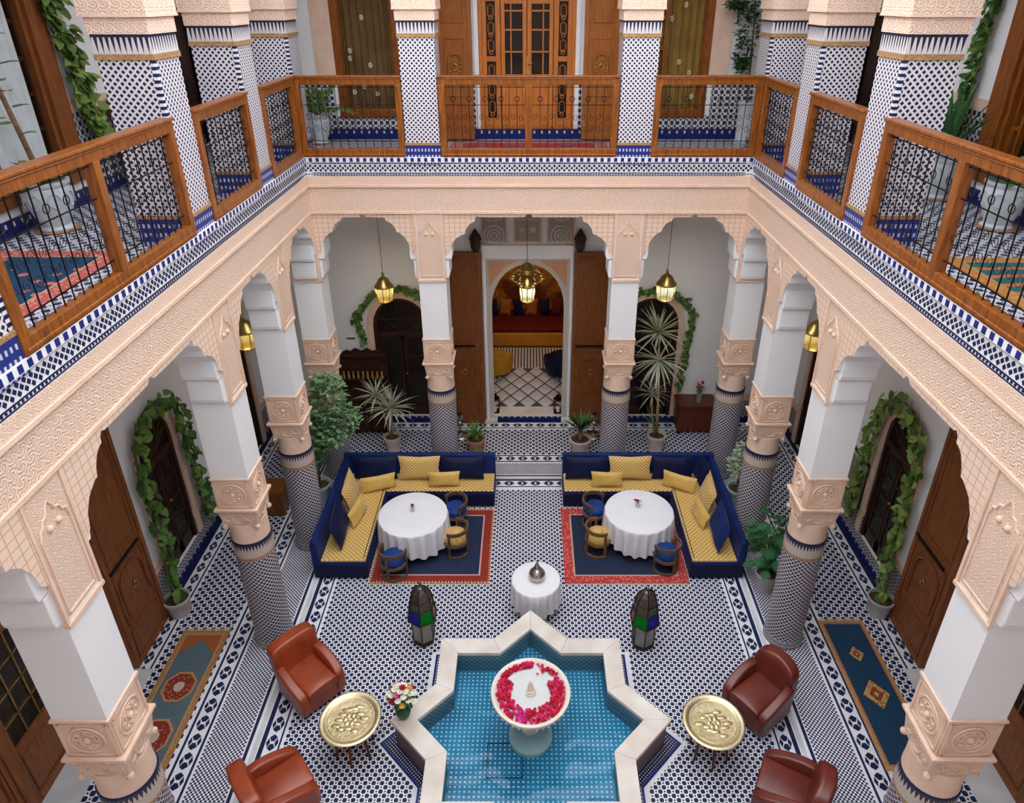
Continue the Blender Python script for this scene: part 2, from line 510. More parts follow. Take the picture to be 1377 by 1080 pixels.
cand.sort(key=lambda c: (0 if (c[1] > 4.6 and abs(c[0]) > 4.2 and not (4.25 < abs(c[0]) < 4.86 and c[1] < 7.0)) else 1, c[1]))
tq = MB(); octo(tq, 0, 0, .032); tme = None
for k, (x, y) in enumerate(cand):
    if k < 300:
        if tme is None: o = tq.build('tile', m_navy, fl); tme = o.data
        else: o = put('tile', tme, fl)
        o.location = (x, y, 0)
    else: octo(gal, x, y, .032)
stuff(gal.build('tile_gallery_field', m_navy, fl))
# straight bands, chains and the marble line around the basin court
lines = MB(); white = MB(); chain = MB()
def frame_line(mb, d, w, z=.003, dy=None):      # U-shaped line at half-width d from the axis; dy = its back y
    for s in (-1, 1): mb.box(s*(d-w/2), s*(d+w/2), YF, dy+w/2, 0, z)
    mb.box(-d+w/2, d-w/2, dy-w/2, dy+w/2, 0, z)
frame_line(white, 3.275, .055, .012, 10.60)
frame_line(lines, 3.365, .04, .003, 10.66)
frame_line(lines, 3.205, .055, .003, 10.53)
frame_line(lines, 3.00, .022, .003, 10.33)
frame_line(lines, 3.925, .03, .003, 11.11)
frame_line(lines, 4.145, .03, .003, 11.31)
for s in (-1, 1):
    lines.box(s*5.05, s*5.075, YF, 12.3, 0, .003); lines.box(s*5.25, s*5.345, YF, 12.595, 0, .003)
lines.box(-5.05, 5.05, 12.28, 12.305, 0, .003); lines.box(-5.25, 5.25, 12.50, 12.595, 0, .003)
def bow(x, y, lx, ly):                # bow-tie pair + dot, chain along x (lx>ly) or y
    for s in (-1, 1):
        if ly > lx: q = [(x,y+s*.012),(x-lx*.42,y+s*ly*.22),(x-lx*.16,y+s*ly*.44),(x+lx*.16,y+s*ly*.44),(x+lx*.42,y+s*ly*.22)]
        else: q = [(x+s*.02,y),(x+s*lx*.32,y-ly/2),(x+s*lx*.46,y-ly*.2),(x+s*lx*.46,y+ly*.2),(x+s*lx*.32,y+ly/2)]
        ar = sum(q[i][0]*q[(i+1)%5][1]-q[(i+1)%5][0]*q[i][1] for i in range(5))
        if ar < 0: q = q[::-1]
        chain.add([(a,b,.003) for a,b in q], [(0,1,2,3,4)])
def chain_y(x, y0, y1, w):
    n = int((y1-y0)/.24); st = (y1-y0)/n
    for i in range(n):
        bow(x, y0+(i+.5)*st, w, st*.98)
        for s in (-1, 1): quad_tile(chain, x+s*w*.44, y0+i*st, .024, .06, 1)
def chain_x(y, x0, x1, w):
    n = int((x1-x0)/.24); st = (x1-x0)/n
    for i in range(n):
        bow(x0+(i+.5)*st, y, st*.98, w)
        for s in (-1, 1): quad_tile(chain, x0+i*st, y+s*w*.42, .045, .018, 1)
for s in (-1, 1):
    chain_y(s*3.095, YF, 10.43, .115); chain_y(s*4.035, YF, 11.2, .125); chain_y(s*5.165, YF, 12.4, .09)
chain_x(10.43, -3.05, 3.05, .12); chain_x(11.21, -3.98, 3.98, .13); chain_x(12.40, -5.1, 5.1, .12)
lines.build('border_line', m_navy, fl); white.build('marble_line', m_marble_cool, fl)
stuff(chain.build('border_chain', m_navy, fl))

# border round the basin: small checks, a navy line and a pale line
chk = MB(); p = .045; n = int(2.0/p*2)
for j in range(-n, n+1):
    for i in range(-n, n+1):
        if (i+j) % 2: continue
        x, y = SC[0]+i*p/2*1.0, SC[1]+j*p/2*1.0
        if in_star(x, y, SO-.05) or not in_star(x, y, SO+.075) or y < YF: continue
        quad_tile(chk, x, y, .0165, .0165)
stuff(chk.build('basin_checks', m_navy, fl))
def star2(s):
    return [((s*math.sqrt(2) if k % 2 == 0 else s/math.cos(PI/8))*math.cos(k*PI/8)+SC[0], (s*math.sqrt(2) if k % 2 == 0 else s/math.cos(PI/8))*math.sin(k*PI/8)+SC[1]) for k in range(16)]
bl_ = MB(); a_, b_ = star2(SO+.085), star2(SO+.115)
for k in range(16):
    k2 = (k+1) % 16
    bl_.add([(*a_[k],.004),(*b_[k],.004),(*b_[k2],.004),(*a_[k2],.004)], [(0,1,2,3)])
bl_.build('basin_border', m_navy2, fl)
# ---------------------------------------------------------------- ground floor columns
def column_tile():
    t = NT('column_zellige'); x, y, z = t.xyz()
    ang = t.math('ARCTAN2', y, x)
    u = t.math('MULTIPLY', ang, .245)
    a = t.math('ADD', u, z); b = t.math('SUBTRACT', u, z)
    P_ = 2*PI*.245/24
    m = t.lattice(a, b, P_, .375)
    m2 = t.lattice(a, b, P_, .345, (.5, .5))
    t.set(Base_Color=t.mix(m, (.60,.58,.62), (.035,.03,.06)), Roughness=.35)
    return t.mat
m_col = column_tile()
def ring_tile(name, z0, z1):
    t = NT(name); x, y, z = t.xyz()
    ang = t.math('ARCTAN2', y, x)
    u = t.math('MULTIPLY', ang, .245)
    f = t.cell(u, 2*PI*.245/40)
    h = t.math('DIVIDE', t.math('SUBTRACT', z, z0), z1-z0)
    tri = t.math('LESS_THAN', f, t.math('MULTIPLY_ADD', h, .75, -.32))
    t.set(Base_Color=t.mix(tri, (.50,.43,.38), (.03,.028,.05)), Roughness=.4)
    return t.mat
m_ring = ring_tile('column_ring_zellige', 1.70, 1.83)
m_gold_tile = simple('ochre_zellige', (.50,.30,.13), .35, col2=(.22,.13,.07), scale=55)
m_grey_tile = simple('grey_zellige', (.40,.37,.36), .4, col2=(.14,.13,.17), scale=55)
def rosette(mb, c, R, axis, sgn):
    for rr, th in ((R, .012), (R*.74, .010), (R*.45, .009)):
        mb.ring(c, rr, th, 20, 5, axis)
    for k in range(8):
        a = 2*PI*k/8
        du, dv = R*.6*math.cos(a), R*.6*math.sin(a)
        p = (c[0], c[1]+du, c[2]+dv) if axis == 'x' else (c[0]+du, c[1], c[2]+dv)
        mb.ball(p, .018, n=6, m=4)
    mb.ball(c, R*.22, n=8, m=6)
def make_lower_column(label, x, y, faces):
    # x,y = centre; faces = outward normals of the faces that open to the court, for panels
    t = thing('arcade_column', label, 'column', (x, y, 0))
    corb = ([(1,0),(-1,0)] if abs(x) < 3 else [(0,1),(0,-1)]) if len(faces) == 1 else [(0,-1), (-1 if x > 0 else 1, 0)]
    h = W/2
    MB().lathe([(.265,0),(.265,.05),(.256,.06),(.256,.11),(.247,.12)], 32).build('base', m_grey_tile, t, 40)
    MB().lathe([(.245,.12),(.245,1.60)], 32).build('tiled_shaft', m_col, t, 40)
    r = MB(); r.lathe([(.248,1.60),(.252,1.612),(.252,1.635),(.248,1.645)], 32, mi=1); r.lathe([(.25,1.645),(.25,1.84)], 32, mi=0)
    r.lathe([(.250,1.84),(.254,1.858),(.254,1.872),(.250,1.88)], 32, mi=2)
    r.build('zellige_collar', [m_ring, m_gold_tile, m_navy], t, 40)
    MB().lathe([(.24,1.88),(.235,1.95),(.235,2.16)], 32).build('neck', m_peach, t, 40)
    cb = MB(); cb.taper(-.205,.205,-.205,.205,2.15,2.40,.03)
    for sx in (-1,1):
        for sy in (-1,1):
            cb.ball((sx*.205, sy*.205, 2.145), .035, n=8, m=6)
    for k in range(4):
        a = k*PI/2
        cx_, cy_ = math.cos(a)*.222, math.sin(a)*.222
        cb.ring((cx_, cy_, 2.275), .075, .012, 14, 5, 'x' if k % 2 == 0 else 'y')
        for q in (-1, 1):
            cb.ring((cx_+(q*.13 if k%2 else 0), cy_+(0 if k%2 else q*.13), 2.29), .045, .01, 12, 5, 'x' if k % 2 == 0 else 'y')
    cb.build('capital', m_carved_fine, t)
    lg = MB(); lg.box(-h-.045,h+.045,-h-.045,h+.045,2.405,2.44); lg.taper(-h-.005,h+.005,-h-.005,h+.005,2.38,2.405,.03)
    lg.build('ledge', m_peach, t, bevel=.006)
    MB().box(-h-.004,h+.004,-h-.004,h+.004,2.44,2.865).build('rosette_block', m_peach, t)
    ro = MB()
    for k in range(4):
        a = k*PI/2; cx_, cy_ = math.cos(a)*(h+.008), math.sin(a)*(h+.008)
        ax = 'x' if k % 2 == 0 else 'y'
        rosette(ro, (cx_, cy_, 2.65), .145, ax, 1)
        e = .018; q = .195
        for z_ in (2.465, 2.835):
            if ax == 'x': ro.box(cx_-.008,cx_+.008,-q,q,z_-e/2,z_+e/2)
            else: ro.box(-q,q,cy_-.008,cy_+.008,z_-e/2,z_+e/2)
        for s in (-1, 1):
            if ax == 'x': ro.box(cx_-.008,cx_+.008,s*q-e/2,s*q+e/2,2.456,2.844)
            else: ro.box(s*q-e/2,s*q+e/2,cy_-.008,cy_+.008,2.456,2.844)
    ro.build('rosette_relief', m_peach, t, 50)
    MB().box(-h-.018,h+.018,-h-.018,h+.018,2.865,2.89).build('fillet', m_peach, t)
    MB().box(-h,h,-h,h,2.89,ZS).build('plaster_shaft', m_white, t)
    pm = MB(); pm.box(-h,h,-h,h,ZS,ZA)
    pm.build('pier', m_white, t)
    free = [n_ for n_ in ((1,0),(-1,0),(0,1),(0,-1)) if n_ in corb]
    for (nx_, ny_) in free:
        cbk = MB()
        for (z0, z1, pr, hw_) in ((ZS+.045, 4.26, .062, .19), (4.28, 4.56, .115, .195)):
            if nx_: cbk.prism([(nx_*(h-.02),z0),(nx_*(h+pr-.015),z0),(nx_*(h+pr),z0+.05),(nx_*(h+pr),z1),(nx_*(h-.02),z1)], -hw_, hw_, 'y')
            else: cbk.prism([(ny_*(h-.02),z0),(ny_*(h+pr-.015),z0),(ny_*(h+pr),z0+.05),(ny_*(h+pr),z1),(ny_*(h-.02),z1)], -hw_, hw_, 'x')
        cbk.build('corbel', m_white, t, bevel=.008)
    for (nx_, ny_) in faces:
        pn = MB(); rel = MB()
        fc = h+.006
        def P(a, d, z): return (nx_*d, a, z) if nx_ else (a, ny_*d, z)
        def bx(m, a0, a1, z0, z1, d0, d1):
            p0 = P(a0, d0, z0); p1 = P(a1, d1, z1); m.box(p0[0],p1[0],p0[1],p1[1],p0[2],p1[2])
        bx(pn, -.185, .185, ZS+.06, ZA-.02, h-.01, fc+.004)
        pn.build('carved_panel', m_carved_fine, t)
        bx(rel, -h-.01, h+.01, ZS-.005, ZS+.03, h-.02, h+.03)
        for s in (-1, 1):
            bx(rel, s*.215-.014, s*.215+.014, ZS+.03, ZA-.01, h-.01, h+.022)
            bx(rel, s*.165-.007, s*.165+.007, ZS+.09, 4.66, h-.01, h+.02)
        bx(rel, -.165, .165, ZS+.085, ZS+.10, h-.01, h+.02)
        arc = [(-.165,4.66),(-.14,4.74),(-.11,4.75),(-.09,4.80),(-.05,4.81),(-.03,4.86),(0,4.90),(.03,4.86),(.05,4.81),(.09,4.80),(.11,4.75),(.14,4.74),(.165,4.66)]
        rel.tube([P(a, h+.012, z) for a, z in arc], .011, 5)
        for q in (-.05, .05): rel.ball(P(q, h+.012, 4.70), .028, n=8, m=6)
        rel.build('panel_frame', m_peach, t, 50)
    return t
xc = A+W/2
COLS = [
 ('tiled corner column beside the leafy potted shrub and carved sideboard', -xc, YP[0]+W/2, [(1,0),(0,-1)]),
 ('tiled column rising behind the velvet sofa, leafy shrub at its side', -xc, YP[1]+W/2, [(1,0)]),
 ('tiled column between the velvet sofa and the cognac leather armchair', -xc, YP[2]+W/2, [(1,0)]),
 ('tiled column with pale peach capital standing next to the brown octagon runner', -xc, YP[3]+W/2, [(1,0)]),
 ('tiled corner column beside the low chest with red flowers', xc, YP[0]+W/2, [(-1,0),(0,-1)]),
 ('tiled column behind the velvet sofa, in front of a white-leaved plant', xc, YP[1]+W/2, [(-1,0)]),
 ('tiled column standing over the split-leaf plant and the brown armchair', xc, YP[2]+W/2, [(-1,0)]),
 ('tiled column next to the blue runner with diamond motifs', xc, YP[3]+W/2, [(-1,0)]),
 ('tiled column by the salon doorway, behind the striped spiky plant', -B-W/2, YP[0]+W/2, [(0,-1)]),
 ('tiled column by the salon doorway, beside the tall two-headed dracaena', B+W/2, YP[0]+W/2, [(0,-1)]),
]
for a in COLS: make_lower_column(*a)

# ---------------------------------------------------------------- upper pillars
def pillar_tile():
    t = NT('pillar_zellige'); x, y, z = t.xyz()
    u = t.math('ADD', x, y)
    a = t.math('ADD', u, z); b = t.math('SUBTRACT', u, z)
    m = t.lattice(a, b, .066, .30)
    t.set(Base_Color=t.mix(m, (.68,.66,.70), (.022,.02,.05)), Roughness=.35)
    return t.mat
m_pillar = pillar_tile()
def frieze_tile():
    t = NT('pillar_frieze_zellige'); x, y, z = t.xyz()
    u = t.math('ADD', x, y)
    f = t.cell(u, .05)
    h = t.math('DIVIDE', t.math('SUBTRACT', z, 7.555), .125)
    tri = t.math('LESS_THAN', f, t.math('MULTIPLY_ADD', h, .30, .05))
    bar = t.math('GREATER_THAN', z, 7.675)
    t.set(Base_Color=t.mix(t.math('MAXIMUM', tri, bar), (.60,.57,.58), (.02,.02,.05)), Roughness=.4)
    return t.mat
m_pfrieze = frieze_tile()
def base_tile():
    t = NT('pillar_base_zellige'); x, y, z = t.xyz()
    f = t.lattice(t.math('ADD', x, y), z, .05, .22, pv=.09)
    t.set(Base_Color=t.mix(f, (.02,.035,.20), (.5,.5,.6)), Roughness=.3)
    return t.mat
m_pbase = base_tile()
UW = .50
def make_upper_pillar(label, x, y, ladders):
    t = thing('gallery_pillar', label, 'pillar', (x, y, 0)); h = UW/2
    MB().box(-h-.01,h+.01,-h-.01,h+.01,ZF,6.055).build('blue_plinth', m_pbase, t)
    MB().box(-h-.016,h+.016,-h-.016,h+.016,6.055,6.09).build('ochre_band', m_gold_tile, t)
    MB().box(-h,h,-h,h,6.09,7.49).build('tiled_shaft', m_pillar, t)
    MB().box(-h-.016,h+.016,-h-.016,h+.016,7.49,7.54).build('ochre_band', m_gold_tile, t)
    MB().box(-h-.008,h+.008,-h-.008,h+.008,7.54,7.70).build('zellige_frieze', m_pfrieze, t)
    c = MB(); c.box(-h-.02,h+.02,-h-.02,h+.02,7.70,7.84); c.box(-h-.045,h+.045,-h-.045,h+.045,7.85,9.3)
    c.build('carved_head', m_carved, t)
    MB().box(-h-.05,h+.05,-h-.05,h+.05,7.835,7.855).build('ledge', m_peach, t)
    wl = MB()
    for (sx, sy) in ladders: wl.box(sx*(h-.036), sx*(h+.004), sy*(h-.036), sy*(h+.004), 6.10, 7.48)
    if ladders: wl.build('edge_strip', m_tile_white, t)
    ld = MB()
    for (sx, sy) in ladders:                     # dark blocks down the corner edge
        z = 6.12
        while z < 7.47:
            ld.box(sx*(h-.036), sx*(h+.007), sy*(h-.036), sy*(h+.007), z, z+.028); z += .056
    if ladders: stuff(ld.build('edge_tiles', m_navy, t))
    return t
ux = A+W/2-.0
UP = [
 ('upper tiled pillar in the corner of the railings, next to the potted palm', -ux, YP[0]+W/2, [(1,-1)]),
 ('upper tiled pillar between the two narrow railings on the pothos side', -ux, YP[1]+W/2, [(1,-1)]),
 ('upper tiled pillar at the end of the two-panel railing, beside the trailing pothos', -ux, YP[2]+W/2, [(1,-1)]),
 ('upper tiled pillar past the end of the two-panel railing, over the blue-red carpet', -ux, YP[3]+W/2, [(1,-1),(1,1)]),
 ('upper tiled pillar in the corner of the railings, next to the tall ficus planter', ux, YP[0]+W/2, [(-1,-1)]),
 ('upper tiled pillar between the two narrow railings on the yucca side', ux, YP[1]+W/2, [(-1,-1)]),
 ('upper tiled pillar at the end of the two-panel railing, beside the spiky potted yucca', ux, YP[2]+W/2, [(-1,-1)]),
 ('upper tiled pillar past the end of the two-panel railing, over the striped carpet', ux, YP[3]+W/2, [(-1,-1),(-1,1)]),
 ('upper tiled pillar between the palm pot and the carved leaf of the orange door', -B-W/2, YP[0]+W/2, []),
 ('upper tiled pillar between the carved leaf of the orange door and the curtained window', B+W/2, YP[0]+W/2, []),
]
for a in UP: make_upper_pillar(*a)

# ---------------------------------------------------------------- railings
def scroll(mb, cx, cz, r, s, y=0):
    pts = []
    for k in range(15):
        a = s*(k/14*2.6*PI); q = r*(1-.055*k)
        pts.append((cx+q*math.cos(a), y, cz+q*math.sin(a)*1.2))
    mb.tube(pts, .0032, 4, cap=False)
def make_railing(label, x, y, rz, L, mid=False):
    t = thing('gallery_railing', label, 'railing', (x, y, 0), rz)
    z0, z1 = 5.885, 7.005
    tr = MB(); tr.box(0,L,-.045,.045,z1-.125,z1-.03); tr.box(-.01,L+.01,-.062,.062,z1-.03,z1)
    tr.box(.07,L-.07,-.055,.055,z1-.05,z1-.032)
    tr.build('top_rail', m_wood, t, bevel=.008)
    br = MB(); br.box(0,L,-.045,.045,z0,z0+.125); br.box(.02,L-.02,-.055,.055,z0+.02,z0+.05)
    br.build('bottom_rail', m_wood, t, bevel=.008)
    ps = [0, L-.09] + ([L/2-.05] if mid else [])
    for k, p in enumerate(ps):
        MB().box(p,p+(.10 if k == 2 else .09),-.046,.046,z0+.12,z1-.12).build('post', m_wood, t, bevel=.008)
    spans = [(.09, L/2-.05), (L/2+.05, L-.09)] if mid else [(.09, L-.09)]
    g = MB()
    for (a, b) in spans:
        n = max(4, round((b-a)/.118)); st = (b-a)/n
        zb, zt = z0+.125, z1-.125
        for i in range(1, n):
            g.box(a+i*st-.0042, a+i*st+.0042, -.0042, .0042, zb, zt)
        for z in (zb+.10, zb+.60, zt-.03): g.box(a, b, -.0045, .0045, z-.0045, z+.0045)
        for i in range(n):
            c = a+(i+.5)*st
            scroll(g, c, zb+.27, st*.42, 1 if i % 2 else -1); scroll(g, c, zb+.43, st*.36, -1 if i % 2 else 1)
            if i % 2 == 0: g.ring((c+st/2 if i < n-1 else c, 0, zb+.68), .035, .005, 10, 4, 'y')
    g.build('iron_grille', m_black, t)
    return t
yr = YP[0]-.015
make_railing('honey wood railing panel in front of the potted palm and curtained window', -3.335, yr, 0, 1.525)
make_railing('wide two-panel wooden railing before the orange double door', -1.285, yr, 0, 2.56, True)
make_railing('honey wood railing panel in front of the bare-walled window with gold curtain', 1.785, yr, 0, 1.525)
xr = A-.015
for s, nm in ((-1, 'left'), (1, 'right')):
    rz = PI/2; nm = 'pothos' if s < 0 else 'yucca'; cp = 'coral-bordered' if s < 0 else 'striped'
    make_railing('short wooden railing on the %s side, next to the inner corner' % nm, s*xr, YP[1]+W+.03, rz, YP[0]-YP[1]-W-.145)
    make_railing('short wooden railing on the %s side, between two upper tiled pillars' % nm, s*xr, YP[2]+W+.03, rz, YP[1]-YP[2]-W-.03)
    make_railing('long two-panel wooden railing before the %s upper carpet' % cp, s*xr, YP[3]+W+.03, rz, YP[2]-YP[3]-W-.03, True)
# ---------------------------------------------------------------- dado, baseboards
def dado_mat(name, base, dark, per):
    t = NT(name); x, y, z = t.xyz()
    u = t.math('ADD', x, y)
    a = t.lattice(u, z, per, .30); b = t.lattice(u, z, per, .16, (.5, .5))
    t.set(Base_Color=t.mix(t.math('MAXIMUM', a, b), base, dark), Roughness=.4)
    return t.mat
m_dado = dado_mat('dado_zellige', (.48,.47,.50), (.06,.06,.085), .07)
m_dado_up = dado_mat('upper_dado_zellige', (.62,.62,.65), (.03,.03,.055), .10)
def skirt_mat():
    t = NT('skirting_zellige'); x, y, z = t.xyz()
    m = t.lattice(t.math('ADD', x, y), z, .13, .12, pv=.2)
    t.set(Base_Color=t.mix(m, (.012,.02,.13), (.6,.6,.66)), Roughness=.3)
    return t.mat
m_skirt = skirt_mat()
def runs(a0, a1, gaps):
    out = []; c = a0
    for g0, g1 in sorted(gaps):
        if g0 > c: out.append((c, g0))
        c = max(c, g1)
    if c < a1: out.append((c, a1))
    return out
def board(name, ax, face, n, segs, z0, z1, th, mat, label):
    mb = MB()
    for a0, a1 in segs:
        if ax == 'x': mb.box(face, face+n*th, a0, a1, z0, z1)
        else: mb.box(a0, a1, face, face+n*th, z0, z1)
    return struct(mb.build(name, mat), label, 'skirting')
gl = [(4.38,6.42),(7.86,8.76),(10.3,11.8)]; gl2 = [(4.38,6.42),(10.3,11.8)]
for s, nm in ((-1,'left'),(1,'right')):
    rn = 'octagon' if s < 0 else 'diamond'; cp = 'coral-bordered' if s < 0 else 'striped'
    board('baseboard_'+nm, 'x', s*XW, -s, runs(YN, YW, gl2), 0, .11, .02, m_skirt, 'navy tile skirting on the %s runner side of the court' % rn)
    d = board('trim_dado_'+nm, 'x', s*XW, -s, runs(YN, YW, gl), .11, .62, .012, m_dado, 'grey mosaic dado on the %s runner side of the court' % rn)
    board('trim_cap_'+nm, 'x', s*XW, -s, runs(YN, YW, gl), .62, .76, .018, m_peach, 'peach plaster strip above the mosaic dado on the %s runner side' % rn)
    gu = [(6.9,8.55),(11.05,12.25)]
    board('baseboard_upper_'+nm, 'x', s*XW, -s, runs(YN, YW, [(11.05,12.25)]), ZF, ZF+.17, .02, m_skirt, 'navy tile skirting of the upper gallery with the %s carpet' % cp)
    board('trim_dado_upper_'+nm, 'x', s*XW, -s, runs(YN, YW, gu), ZF+.17, 6.78, .012, m_dado_up, 'black and white mosaic dado of the upper gallery with the %s carpet' % cp)
    board('trim_cap_upper_'+nm, 'x', s*XW, -s, runs(YN, YW, gu), 6.78, 6.92, .018, m_peach, 'peach strip above the mosaic dado beside the %s upper carpet' % cp)
for s, nm in ((-1,'left'),(1,'right')):
    board('trim_sill_'+nm, 'x', s*XW, -s, [(7.86,8.76)], .11, .27, .012, m_dado, 'low grey mosaic below the arched window on the %s runner side' % ('octagon' if s < 0 else 'diamond'))
gb = [(-1.75,1.72),(-3.2,-1.86),(1.74,3.08)]
board('baseboard_back', 'y', YW, -1, runs(-XW, XW, [(-.95,.9)]), 0, .11, .02, m_skirt, 'navy tile skirting along the back ground floor wall')
board('trim_dado_back', 'y', YW, -1, runs(-XW, XW, gb), .11, .5, .012, m_dado, 'grey mosaic dado along the back ground floor wall')
board('trim_cap_back', 'y', YW, -1, runs(-XW, XW, gb), .5, .66, .018, m_peach, 'peach strip above the mosaic dado on the back ground floor wall')
gu = [(-.9,.84)]
board('baseboard_upper_back', 'y', YW, -1, [(-XW,XW)], ZF, ZF+.17, .02, m_skirt, 'navy tile skirting with white drops in the back upper gallery')
board('trim_dado_upper_back', 'y', YW, -1, runs(-XW, XW, gu+[(-3.3,-2.04),(1.82,3.08)]), ZF+.17, 6.70, .012, m_dado_up, 'black and white mosaic dado in the back upper gallery')
board('trim_dado_low_upper_back', 'y', YW, -1, [(-3.3,-2.04),(1.82,3.08)], ZF+.17, 6.15, .012, m_dado_up, 'low mosaic dado below the curtained upper windows')
mb = MB()
for c in (-2.67, 2.45):
    for s in (-1, 1): mb.box(c+s*.55, c+s*.88, YW-.015, YW, 6.72, 9.2)
struct(mb.build('trim_1', m_peach), 'peach plaster jambs either side of the upper curtained windows', 'trim')

# ---------------------------------------------------------------- doors and windows
def arch_line(w, zs, za, n=12):          # from left foot up over to right foot (local x,z), foot given separately
    return [(-w*math.cos(PI*k/n), zs+(za-zs)*math.sin(PI*k/n)) for k in range(n+1)]
def arch_band(mb, w0, w1, z0, zs, za0, za1, y0, y1, mi=None):   # frame between inner arch (w0) and outer arch (w1)
    i = [(-w0,z0)]+arch_line(w0,zs,za0)+[(w0,z0)]
    o = [(-w1,z0)]+arch_line(w1,zs,za1)+[(w1,z0)]
    n = len(i)
    for k in range(n-1):
        q = [i[k], i[k+1], o[k+1], o[k]]
        mb.prism(q, y0, y1, 'y', mi)
def make_arch_door(name, label, loc, rz, w, z0, zs, za, fan, cat='door', surround=.13, frame_mat=None):
    t = thing(name, label, cat, loc, rz, None, 'structure')
    fm = frame_mat or m_wood_dark
    if surround:
        s = MB(); arch_band(s, w, w+surround, z0, zs, za, za+surround, -.03, .02); s.build('plaster_surround', m_peach, t)
    f = MB(); arch_band(f, w-.07, w, z0, zs, za-.07, za, .0, .12); f.build('frame', fm, t, bevel=.006)
    zt = zs-.18
    MB().box(-w-.06, w+.06, .30, .34, z0-.05, za+.1).build('backing', m_glass_dark, t)  # dark panel added to stop sky leaks, stands in for the dark room
    MB().box(-w+.07, w-.07, .01, .11, zt-.05, zt+.05).build('transom', fm, t, bevel=.006)
    g = MB(); g.prism([(-w+.05,zt)]+arch_line(w-.05,zs,za-.05)+[(w-.05,zt)], .08, .09, 'y'); g.build('fanlight_glass', m_glass_dark, t)
    if fan == 'radial':
        for k in range(1, 10):
            a = PI*k/10
            b = MB(); p0 = (-.12*math.cos(a), .055, zt+.06+.10*math.sin(a))
            p1 = (-(w-.06)*math.cos(a), .055, zs+(za-.06-zs)*math.sin(a))
            b.tube([p0, p1], [.010, .022], 5); b.build('fan_slat', fm, t)
        b = MB(); b.prism([(-.14,zt+.05)]+[(-.14*math.cos(PI*k/8), zt+.05+.13*math.sin(PI*k/8)) for k in range(9)]+[(.14,zt+.05)], .04, .07, 'y'); b.build('fan_hub', fm, t)
    else:
        for (p, q) in (((-w+.1,zt+.05),(-.1,za-.15)),((w-.1,zt+.05),(.1,za-.15)),((-.05,zt+.05),(-w+.16,zs+.18)),((.05,zt+.05),(w-.16,zs+.18)),((-w+.1,zs+.12),(w-.1,zs+.12))):
            b = MB(); b.tube([(p[0],.055,p[1]),(q[0],.055,q[1])], .016, 4); b.build('fan_slat', fm, t)
    for s in (-1, 1):
        lf = MB(); x0, x1 = (.01, w-.075)
        zl = z0+.01; zh = zt-.055
        for (a, b, c, d) in ((x0,x0+.055,zl,zh),(x1-.055,x1,zl,zh),(x0,x1,zl,zl+.22),(x0,x1,zh-.06,zh)):
            lf.box(s*a, s*b, .03, .075, c, d)
        l = lf.build('door_leaf', fm, t, bevel=.005)
        n = 4; h = (zh-.06-zl-.22)/n
        for k in range(n):
            MB().box(s*(x0+.05), s*(x1-.05), .05, .056, zl+.22+k*h+.012, zl+.22+(k+1)*h-.012).build('pane', m_glass_dark, l)
            if k: MB().box(s*(x0+.05), s*(x1-.05), .035, .07, zl+.22+k*h-.012, zl+.22+k*h+.012).build('muntin', fm, l)
        if s == 1:
            hd = MB(); hd.ball((s*(x0+.03), .015, z0+1.0), .022, n=8, m=6); hd.build('knob', m_brass, l, True)
    return t
# ground floor arched doors
make_arch_door('door_1', 'dark arched glazed door behind the spiky striped plant and carved sideboard', (-2.53, YW, 0), 0, .55, .12, 2.20, 2.80, 'lattice')
make_arch_door('door_2', 'dark arched glazed door behind the tall two-headed dracaena', (2.41, YW, 0), 0, .55, .12, 2.20, 2.80, 'lattice')
make_arch_door('door_3', 'dark arched window with fan head, ringed by vine, beside the brown carved door leaf', (-XW, 8.31, 0), PI/2, .47, .28, 2.25, 2.72, 'radial')
make_arch_door('door_4', 'dark arched window with fan head, ringed by vine, beside the framed picture', (XW, 8.31, 0), -PI/2, .47, .28, 2.25, 2.72, 'radial')
make_arch_door('door_5', 'dark arched door in the side gallery past the leafy shrub', (-XW, 11.05, 0), PI/2, .70, 0, 2.30, 2.90, 'radial')
make_arch_door('door_6', 'dark arched door in the side gallery past the low chest', (XW, 11.05, 0), -PI/2, .70, 0, 2.30, 2.90, 'radial')

